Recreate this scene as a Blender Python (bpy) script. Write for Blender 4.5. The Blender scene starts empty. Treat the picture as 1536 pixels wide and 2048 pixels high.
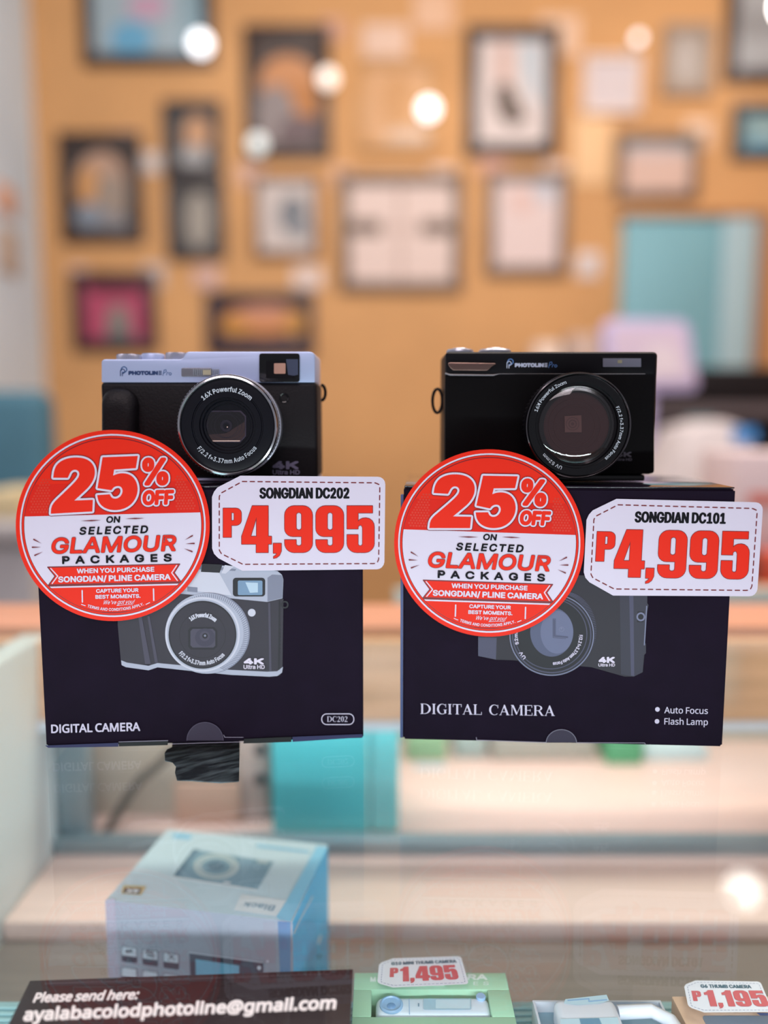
import bpy, bmesh, math, random
from mathutils import Vector, Matrix
from mathutils.geometry import tessellate_polygon, delaunay_2d_cdt

random.seed(7)
C = bpy.context.scene.collection
SC = bpy.context.scene

# ---------------------------------------------------------------- camera
F_PX, TILT, EYE = 1540.0, math.radians(6.5), 0.172      # focal length in pixels of the 1536x2048 frame
cam = bpy.data.cameras.new('camera')
cam.sensor_fit = 'HORIZONTAL'; cam.sensor_width = 36.0
cam.lens = 36.0 * F_PX / 1536.0
cam.clip_start = 0.01
cam.dof.use_dof = True
cam.dof.focus_distance = 0.4045
cam.dof.aperture_fstop = cam.lens / 16.5
cam.dof.aperture_blades = 0
cam_o = bpy.data.objects.new('camera', cam); C.objects.link(cam_o)
cam_o.location = (0, 0, EYE)
cam_o.rotation_euler = (math.pi / 2 - TILT, 0, 0)
SC.camera = cam_o
SC.view_settings.view_transform = 'Standard'
SC.view_settings.look = 'None'
SC.view_settings.exposure = 0.0
SC.view_settings.gamma = 1.0
SC.cycles.max_bounces = 10
SC.cycles.transparent_max_bounces = 16
SC.cycles.sample_clamp_indirect = 4.0

# ---------------------------------------------------------------- world and lamps
w = bpy.data.worlds.new('shop_ambience'); SC.world = w; w.use_nodes = True
w.node_tree.nodes['Background'].inputs[0].default_value = (0.80, 0.80, 0.90, 1)
w.node_tree.nodes['Background'].inputs[1].default_value = 0.30

def area(name, loc, aim, sx, sy, power, col):
    l = bpy.data.lights.new(name, 'AREA'); l.shape = 'RECTANGLE'; l.size = sx; l.size_y = sy
    l.energy = power; l.color = col
    o = bpy.data.objects.new(name, l); C.objects.link(o); o.location = loc
    o.rotation_euler = (Vector(aim) - Vector(loc)).to_track_quat('-Z', 'Y').to_euler()
    return o

# unseen area lights added overhead (customer side, counter) and an added warm picture-wall wash
area('overhead_fill_customer_side', (-0.35, -0.9, 1.85), (0, 0.4, 0.1), 1.6, 1.2, 28, (1.0, 0.85, 0.90))
area('overhead_fill_counter', (0.35, 0.75, 1.9), (0.35, 0.75, 0), 1.0, 0.9, 12, (1.0, 0.91, 0.92))
area('wall_wash_fill', (0.35, 0.95, 1.92), (0.35, 3.0, -0.35), 2.2, 0.5, 62, (1.0, 0.90, 0.79))
area('case_led_strip', (0.0, 0.125, -0.016), (0.0, 0.42, -0.17), 0.57, 0.012, 1.45, (0.90, 0.94, 1.0))
area('case_rear_fill', (0.05, 0.650, -0.024), (0.05, 0.70, -0.16), 0.60, 0.012, 0.66, (0.94, 0.97, 1.0))  # unseen light added to brighten the rear of the case

# ---------------------------------------------------------------- pixel rays of this camera
RIGHT = Vector((1, 0, 0)); UP = Vector((0, math.sin(TILT), math.cos(TILT))); FWD = Vector((0, math.cos(TILT), -math.sin(TILT)))
CAM = Vector((0, 0, EYE))
def ray(px, py): return RIGHT * ((px - 768) / F_PX) + UP * ((1024 - py) / F_PX) + FWD
def at(px, py, y):
    d = ray(px, py); return CAM + d * (y / d.y)
def on_z(px, py, z):
    d = ray(px, py); return CAM + d * ((z - EYE) / d.z)
class Plane:
    """a real plane in the room; pixel -> point on it, lifted a hair per printed layer"""
    def __init__(s, o, n): s.o = Vector(o); s.n = Vector(n).normalized()
    def __call__(s, px, py, lift=0.0):
        o = s.o + s.n * lift; d = ray(px, py)
        return CAM + d * ((o - CAM).dot(s.n) / d.dot(s.n))
def plane_y(y): return Plane((0, y, 0), (0, -1, 0))
def plane_z(z): return Plane((0, 0, z), (0, 0, 1))

# ---------------------------------------------------------------- materials
def lin(c): return tuple((v / 255 / 12.92) if v / 255 <= 0.04045 else ((v / 255 + 0.055) / 1.055) ** 2.4 for v in c)
MATS = {}
def mat(name, rgb, rough=0.5, metal=0.0, spec=0.5, coat=0.0, noise=None, bump=None, emit=0.0):
    """rgb in 0..255 sRGB. noise=(scale, amount) mottles the colour, bump=(scale, strength) the surface"""
    if name in MATS: return MATS[name]
    m = bpy.data.materials.new(name); m.use_nodes = True
    nt = m.node_tree; b = nt.nodes['Principled BSDF']
    col = (*lin(rgb), 1)
    b.inputs['Base Color'].default_value = col
    b.inputs['Roughness'].default_value = rough
    b.inputs['Metallic'].default_value = metal
    b.inputs['Specular IOR Level'].default_value = spec
    b.inputs['Coat Weight'].default_value = coat
    b.inputs['Coat Roughness'].default_value = 0.08
    if emit:
        b.inputs['Emission Color'].default_value = col; b.inputs['Emission Strength'].default_value = emit
    tc = nt.nodes.new('ShaderNodeTexCoord')
    if noise:
        n = nt.nodes.new('ShaderNodeTexNoise'); n.inputs['Scale'].default_value = noise[0]; n.inputs['Detail'].default_value = 4
        mp = nt.nodes.new('ShaderNodeMapping')
        if len(noise) > 2: mp.inputs['Scale'].default_value = noise[2]
        nt.links.new(tc.outputs['Object'], mp.inputs[0]); nt.links.new(mp.outputs[0], n.inputs['Vector'])
        r = nt.nodes.new('ShaderNodeValToRGB')
        r.color_ramp.elements[0].position = 0.3; r.color_ramp.elements[1].position = 0.7
        k = noise[1]
        r.color_ramp.elements[0].color = (*[v * (1 - k) for v in col[:3]], 1)
        r.color_ramp.elements[1].color = (*[min(1, v * (1 + k)) for v in col[:3]], 1)
        nt.links.new(n.outputs[0], r.inputs[0]); nt.links.new(r.outputs[0], b.inputs['Base Color'])
    if bump:
        n = nt.nodes.new('ShaderNodeTexNoise'); n.inputs['Scale'].default_value = bump[0]; n.inputs['Detail'].default_value = 2
        bp = nt.nodes.new('ShaderNodeBump'); bp.inputs['Strength'].default_value = bump[1]; bp.inputs['Distance'].default_value = 0.0004
        nt.links.new(tc.outputs['Object'], n.inputs['Vector'])
        nt.links.new(n.outputs[0], bp.inputs['Height']); nt.links.new(bp.outputs[0], b.inputs['Normal'])
    MATS[name] = m
    return m
def glass(name, tint, f0=0.04, rough=0.0, strength=1.0):
    """thin pane: see-through with a mirror reflection that grows towards grazing angles"""
    if name in MATS: return MATS[name]
    m = bpy.data.materials.new(name); m.use_nodes = True
    nt = m.node_tree; nt.nodes.clear()
    out = nt.nodes.new('ShaderNodeOutputMaterial'); mix = nt.nodes.new('ShaderNodeMixShader')
    tr = nt.nodes.new('ShaderNodeBsdfTransparent'); gl = nt.nodes.new('ShaderNodeBsdfGlossy')
    tr.inputs[0].default_value = (*tint, 1); gl.inputs['Roughness'].default_value = rough
    gl.inputs['Color'].default_value = (1, 1, 1, 1)
    lw = nt.nodes.new('ShaderNodeLayerWeight'); lw.inputs[0].default_value = 0.5
    pw = nt.nodes.new('ShaderNodeMath'); pw.operation = 'POWER'; pw.inputs[1].default_value = 5
    ma = nt.nodes.new('ShaderNodeMath'); ma.operation = 'MULTIPLY_ADD'; ma.inputs[1].default_value = (1 - f0) * strength; ma.inputs[2].default_value = f0 * strength
    nt.links.new(lw.outputs['Facing'], pw.inputs[0]); nt.links.new(pw.outputs[0], ma.inputs[0])
    nt.links.new(ma.outputs[0], mix.inputs[0]); nt.links.new(tr.outputs[0], mix.inputs[1]); nt.links.new(gl.outputs[0], mix.inputs[2])
    nt.links.new(mix.outputs[0], out.inputs[0])
    MATS[name] = m
    return m
def wood(name, rgb, k=0.12, rough=0.45, stretch=(1.2, 22, 22)):
    return mat(name, rgb, rough, noise=(6, k, stretch))

# ---------------------------------------------------------------- objects
def thing(name, label, cat, loc=(0, 0, 0), group=None):
    o = bpy.data.objects.new(name, None); C.objects.link(o); o.location = loc
    o.empty_display_size = 0.02
    return tag(o, label, cat, group)
def tag(o, label, cat, group=None):
    o['label'] = label; o['category'] = cat
    if group: o['group'] = group
    return o
def origin(o):
    v = Vector((0, 0, 0))
    while o: v += o.location; o = o.parent
    return v
class MB:
    """collects geometry in room coordinates and links it as ONE mesh object"""
    def __init__(s): s.v = []; s.f = []; s.m = []; s.mats = []
    def mi(s, m):
        if m not in s.mats: s.mats.append(m)
        return s.mats.index(m)
    def add(s, verts, faces, m):
        k = len(s.v); i = s.mi(m)
        s.v += [Vector(p) for p in verts]; s.f += [[k + j for j in f] for f in faces]; s.m += [i] * len(faces)
        return s
    def bm(s, bm, m):
        bm.verts.index_update()
        s.add([v.co.copy() for v in bm.verts], [[v.index for v in f.verts] for f in bm.faces], m); bm.free(); return s
    def box(s, a, b, m, r=0.0, seg=2, rot=None):
        """box between two corners, edges rounded by r; rot = (angle about z, pivot)"""
        a, b = Vector(a), Vector(b)
        bm = bmesh.new(); bmesh.ops.create_cube(bm, size=1)
        c = (a + b) / 2; d = b - a
        for v in bm.verts: v.co = Vector((v.co.x * abs(d.x), v.co.y * abs(d.y), v.co.z * abs(d.z)))
        if r: bmesh.ops.bevel(bm, geom=bm.edges[:], offset=min(r, min(abs(x) for x in d) * 0.49), segments=seg, affect='EDGES', profile=0.5)
        for v in bm.verts:
            v.co += c
            if rot: v.co = Matrix.Rotation(rot[0], 3, 'Z') @ (v.co - Vector(rot[1])) + Vector(rot[1])
        return s.bm(bm, m)
    def prism(s, pts, depth, m, r=0.0, seg=2):
        """outline of 3D points pushed along depth, all edges rounded by r"""
        bm = bmesh.new(); vs = [bm.verts.new(p) for p in pts]; f = bm.faces.new(vs)
        e = bmesh.ops.extrude_face_region(bm, geom=[f])
        for v in [g for g in e['geom'] if isinstance(g, bmesh.types.BMVert)]: v.co += Vector(depth)
        bmesh.ops.recalc_face_normals(bm, faces=bm.faces[:])
        if r: bmesh.ops.bevel(bm, geom=bm.edges[:], offset=r, segments=seg, affect='EDGES', profile=0.5)
        return s.bm(bm, m)
    def lathe(s, c, axis, prof, m, n=64, teeth=None, cap=True):
        """prof: (radius, distance along axis from c). teeth = {ring index: (count, depth)}"""
        ax = Vector(axis).normalized(); u = ax.orthogonal().normalized(); v = ax.cross(u)
        c = Vector(c); vs = []; fs = []
        for i, (r, d) in enumerate(prof):
            for j in range(n):
                rr = r
                if teeth and i in teeth: rr -= teeth[i] * (j % 2)
                t = 2 * math.pi * j / n
                vs.append(c + ax * d + (u * math.cos(t) + v * math.sin(t)) * rr)
        for i in range(len(prof) - 1):
            for j in range(n):
                a = i * n + j; b = i * n + (j + 1) % n
                fs.append([a, b, b + n, a + n])
        for i, fl in ((0, True), (len(prof) - 1, False)):
            if prof[i][0] > 1e-6:
                ring = [i * n + j for j in range(n)]
                if cap: fs.append(ring[::-1] if fl else ring)
        return s.add(vs, fs, m)
    def tube(s, pts, r, m, n=8, closed=False):
        pts = [Vector(p) for p in pts]; N = len(pts); vs = []; fs = []
        for i, p in enumerate(pts):
            d = (pts[(i + 1) % N] - pts[i - 1]) if closed or 0 < i < N - 1 else (pts[1] - pts[0] if i == 0 else pts[-1] - pts[-2])
            d.normalize(); u = d.cross(Vector((0.31, 0.77, 0.56))).normalized(); v = d.cross(u)
            rr = r[i] if isinstance(r, (list, tuple)) else r
            vs += [p + (u * math.cos(2 * math.pi * j / n) + v * math.sin(2 * math.pi * j / n)) * rr for j in range(n)]
        for i in range(N if closed else N - 1):
            for j in range(n):
                a, b = i * n + j, i * n + (j + 1) % n; k = ((i + 1) % N) * n
                fs.append([a, b, k + (j + 1) % n, k + j])
        if not closed: fs += [list(range(n))[::-1], [(N - 1) * n + j for j in range(n)]]
        return s.add(vs, fs, m)
    def puff(s, rim, push, m, k=6, inset=0.5):
        """cushion over an outline: rings that shrink towards the middle while they rise along push"""
        n = len(rim); c = sum((Vector(p) for p in rim), Vector()) / n; vs = []; fs = []
        for i in range(k + 1):
            t = math.pi / 2 * i / k; q = 1 - inset * (1 - math.cos(t))
            vs += [c + (Vector(p) - c) * q + Vector(push) * math.sin(t) for p in rim]
        for i in range(k): fs += [[i * n + j, i * n + (j + 1) % n, (i + 1) * n + (j + 1) % n, (i + 1) * n + j] for j in range(n)]
        fs.append([k * n + j for j in range(n)])
        return s.add(vs, fs, m)
    def sphere(s, c, r, m, n=24):
        bm = bmesh.new(); bmesh.ops.create_uvsphere(bm, u_segments=n, v_segments=n // 2, radius=1)
        rr = r if isinstance(r, (tuple, list)) else (r, r, r)
        for v in bm.verts: v.co = Vector(c) + Vector((v.co.x * rr[0], v.co.y * rr[1], v.co.z * rr[2]))
        return s.bm(bm, m)
    def art(s, art, plane, base=0.0, step=0.00006):
        for layer, vs, tris, m in art.items:
            s.add([plane(p[0], p[1], base + step * (layer + 1)) for p in vs], tris, m)
        return s
    def build(s, name, parent=None, loc=None, smooth=40):
        o0 = origin(parent) if parent else Vector(loc or (0, 0, 0))
        me = bpy.data.meshes.new(name); me.from_pydata([v - o0 for v in s.v], [], s.f)
        for m in s.mats: me.materials.append(m)
        me.polygons.foreach_set('material_index', s.m)
        me.validate(); me.update()
        if smooth:
            me.polygons.foreach_set('use_smooth', [True] * len(me.polygons))
            try: me.set_sharp_from_angle(angle=math.radians(smooth))
            except Exception: pass
        o = bpy.data.objects.new(name, me); C.objects.link(o)
        if parent: o.parent = parent
        else: o.location = o0
        return o
def structure(name, mb):
    o = mb.build(name, None, (0, 0, 0)); o['kind'] = 'structure'; o['label'] = STRUCT_LABELS.get(name, name); return o
STRUCT_LABELS = {}

# ---------------------------------------------------------------- flat printing (pixel-space outlines)
def ring_pts(cx, cy, rx, ry=None, n=48, a0=0, a1=360):
    ry = rx if ry is None else ry
    full = abs(a1 - a0) >= 360
    k = n if full else n + 1
    return [(cx + rx * math.cos(math.radians(a0 + (a1 - a0) * i / n)), cy - ry * math.sin(math.radians(a0 + (a1 - a0) * i / n))) for i in range(k)]
def rr(x0, y0, x1, y1, r=0.0, n=5):
    """rounded rectangle; r one number or (at x0y0, x1y0, x1y1, x0y1)"""
    rs = r if isinstance(r, (tuple, list)) else (r,) * 4
    sx = 1 if x1 > x0 else -1; sy = 1 if y1 > y0 else -1
    out = []
    for (cx, cy, ax, ay, q, k0) in ((x0, y0, sx, sy, rs[0], 180), (x1, y0, -sx, sy, rs[1], 270), (x1, y1, -sx, -sy, rs[2], 0), (x0, y1, sx, -sy, rs[3], 90)):
        if q <= 0: out.append((cx, cy)); continue
        ox, oy = cx + ax * q, cy + ay * q
        for i in range(n + 1):
            t = math.radians(k0 + 90 * i / n)
            out.append((ox + q * math.cos(t) * sx, oy + q * math.sin(t) * sy))
    return out
def area2(l): return sum(l[i - 1][0] * l[i][1] - l[i][0] * l[i - 1][1] for i in range(len(l)))
def inside(p, l):
    c = False
    for i in range(len(l)):
        (x0, y0), (x1, y1) = l[i - 1], l[i]
        if (y0 > p[1]) != (y1 > p[1]) and p[0] < (x1 - x0) * (p[1] - y0) / (y1 - y0) + x0: c = not c
    return c
def union(polys):
    """one clean triangulation of overlapping outlines -> (points, triangles)"""
    V = []; Fs = []
    for p in polys:
        if abs(area2(p)) < 1e-9: continue
        q = p if area2(p) > 0 else p[::-1]
        Fs.append(list(range(len(V), len(V) + len(q)))); V += [Vector(z) for z in q]
    if not V: return [], []
    vo, _, fo, _, _, of = delaunay_2d_cdt(V, [], Fs, 0, 1e-5)
    return [(v.x, v.y) for v in vo], [list(f) for f, o in zip(fo, of) if len(o)]
def rounded(l, k=2, lim=48):
    """cuts the shallow corners of an outline so that its bends read as curves"""
    for _ in range(k):
        o = []
        for i, p in enumerate(l):
            q, r = l[i - 1], l[(i + 1) % len(l)]
            a = math.degrees(abs((math.atan2(r[1] - p[1], r[0] - p[0]) - math.atan2(p[1] - q[1], p[0] - q[0]) + math.pi) % (2 * math.pi) - math.pi))
            if a > lim: o.append(p)
            else: o += [(p[0] * .75 + q[0] * .25, p[1] * .75 + q[1] * .25), (p[0] * .75 + r[0] * .25, p[1] * .75 + r[1] * .25)]
        l = o
    return l
class Art:
    def __init__(s, tf=None): s.items = []; s.tf = tf or (lambda x, y: (x, y)); s.layer = 0
    def up(s, n=1): s.layer += n; return s
    def _put(s, vs, tris, m): s.items.append((s.layer + 0.03 * (len(s.items) % 24), [s.tf(*p) for p in vs], tris, m))
    def fill(s, loops, m):
        if not isinstance(loops[0][0], (tuple, list)): loops = [loops]
        tr = tessellate_polygon([[Vector((x, y, 0)) for x, y in l] for l in loops])
        s._put([p for l in loops for p in l], [list(t) for t in tr], m); return s
    def fills(s, list_of_loops, m):
        for l in list_of_loops: s.fill(l, m)
        return s
    def rect(s, x0, y0, x1, y1, m, r=0.0): return s.fill(rr(x0, y0, x1, y1, r), m)
    def disc(s, cx, cy, r, m, ry=None, n=48): return s.fill(ring_pts(cx, cy, r, ry, n), m)
    def annulus(s, cx, cy, r0, r1, m, n=72, k=1.0): return s.fill([ring_pts(cx, cy, r1, r1 * k, n), ring_pts(cx, cy, r0, r0 * k, n)], m)
    def _band(s, pts, wx, closed, wy, n):
        wy = wy or wx; out = []
        P = [(x / wx, y / wy) for x, y in pts]; N = len(P)
        for i in range(N if closed else N - 1):
            (x0, y0), (x1, y1) = P[i], P[(i + 1) % N]
            L = math.hypot(x1 - x0, y1 - y0)
            if L < 1e-6: continue
            nx, ny = -(y1 - y0) / L, (x1 - x0) / L
            out.append([(x0 + nx, y0 + ny), (x1 + nx, y1 + ny), (x1 - nx, y1 - ny), (x0 - nx, y0 - ny)])
        for i, (x, y) in enumerate(P):
            if 0 < i < N - 1 or closed:      # nearly straight joins need no cap
                a = math.atan2(y - P[i - 1][1], x - P[i - 1][0]); b = math.atan2(P[(i + 1) % N][1] - y, P[(i + 1) % N][0] - x)
                if abs((b - a + math.pi) % (2 * math.pi) - math.pi) < 0.06: continue
            out.append([(x + math.cos(2 * math.pi * (j + .37) / n), y + math.sin(2 * math.pi * (j + .37) / n)) for j in range(n)])
        return [[(x * wx, y * wy) for x, y in q] for q in out]
    def stroke(s, pts, wx, m, closed=False, wy=None, n=8):
        """band of half-width wx (wy vertically) along a line with round joins"""
        v, t = union(s._band(pts, wx, closed, wy, n))
        s._put(v, t, m); return s
    def dashes(s, pts, wd, dash, gap, m, closed=True):
        P = list(pts) + ([pts[0]] if closed else [])
        seg = [(math.hypot(P[i + 1][0] - P[i][0], P[i + 1][1] - P[i][1])) for i in range(len(P) - 1)]
        T = sum(seg); n = max(1, round(T / (dash + gap))); per = T / n
        def pos(d):
            for i, L in enumerate(seg):
                if d <= L or i == len(seg) - 1: return (P[i][0] + (P[i + 1][0] - P[i][0]) * d / L, P[i][1] + (P[i + 1][1] - P[i][1]) * d / L)
                d -= L
        for k in range(n):
            s.stroke([pos(k * per + dash * j / 3) for j in range(4)], wd, m, n=6)
        return s
    def glyphs(s, loops_list, m, b=(0, 0)):
        """loops_list: per glyph a list of loops in final pixel space, emboldened by b=(x, y) half widths"""
        polys = []
        def flush():
            nonlocal polys
            v, t = union(polys); polys = []
            if t: s._put(v, t, m)
        for loops in loops_list:
            if not loops: continue
            big = max(loops, key=lambda l: abs(area2(l))); sg = area2(big) > 0
            outs = [l for l in loops if (area2(l) > 0) == sg]; holes = [l for l in loops if (area2(l) > 0) != sg]
            for o in outs:
                L = [o] + [h for h in holes if inside(h[0], o)]; pts = [p for l in L for p in l]
                for t in tessellate_polygon([[Vector((x, y, 0)) for x, y in l] for l in L]): polys.append([pts[k] for k in t])
            if b[0] > 0:
                for l in loops: polys += s._band(l, b[0], True, b[1], 8)
            if len(polys) > 2500: flush()
        flush(); return s
    def text(s, t, x0, x1, base, cap, m, font=None, b=0.0, bx=None, shear=0.0, track=0.0, rot=0.0, extra=0.0):
        """text whose ink runs from x0 to x1 and from base up by cap; b = added stroke weight as a share of cap; extra = wider rim in px"""
        G = font or INTER_G
        by_ = b * cap / 2; bx_ = (bx if bx is not None else b) * cap / 2
        sc = (cap - 2 * by_) / 1000.0
        x = 0; ink = []; lo = hi = None
        for ch in t:
            if ch == ' ': x += 300 + track; continue
            adv, loops = G[ch]
            ink.append([[(x + px, py) for px, py in l] for l in loops]); x += adv + track
        xs = [p[0] for g in ink for l in g for p in l]; lo, hi = min(xs), max(xs)
        sx = (x1 - x0 - 2 * bx_ - shear * cap) / (hi - lo)
        ca, sa = math.cos(math.radians(rot)), math.sin(math.radians(rot)); mx = (x0 + x1) / 2
        def T(p):
            X = x0 + bx_ + (p[0] - lo) * sx + shear * p[1] * sc; Y = base - by_ - p[1] * sc
            dx, dy = X - mx, Y - base
            return (mx + dx * ca + dy * sa, base - dx * sa + dy * ca)
        return s.glyphs([[[T(p) for p in l] for l in g] for g in ink], m, (bx_ + extra, by_ + extra))
    def arc(s, t, cx, cy, r, a0, a1, cap, m, b=0.0, inward=False, font=None, sx=1.0):
        """text along a circle from angle a0 to a1 (degrees, counter-clockwise positive); r = baseline radius"""
        G = font or INTER_G; sc = cap * (1 - b) / 1000.0
        adv = [(340 if c == ' ' else G[c][0] + 60) for c in t]; T = sum(adv); x = 0; out = []; sx *= min(1.25, (r + (-0.4 if inward else 0.4) * cap) * math.radians(abs(a1 - a0)) / (T * sc))
        for ch, ad in zip(t, adv):
            a = math.radians(a0 + (a1 - a0) * (x + ad / 2) / T); x += ad
            if ch == ' ': continue
            ux, uy = (-math.cos(a), math.sin(a)) if inward else (math.cos(a), -math.sin(a))   # glyph up, y down
            rx, ry = -uy, ux                                                                   # glyph right
            ox, oy = cx + r * math.cos(a), cy - r * math.sin(a)
            out.append([[(ox + rx * (p[0] - ad / 2) * sc * sx + ux * p[1] * sc, oy + ry * (p[0] - ad / 2) * sc * sx + uy * p[1] * sc) for p in l] for l in G[ch][1]])
        return s.glyphs(out, m, (b * cap / 2, b * cap / 2))
def decode(d):
    R = {}
    for k, v in d.items():
        a, *g = v.split(';'); R[k] = (float(a), [[tuple(map(float, z.split(','))) for z in c.split()] for c in g])
    return R
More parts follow.
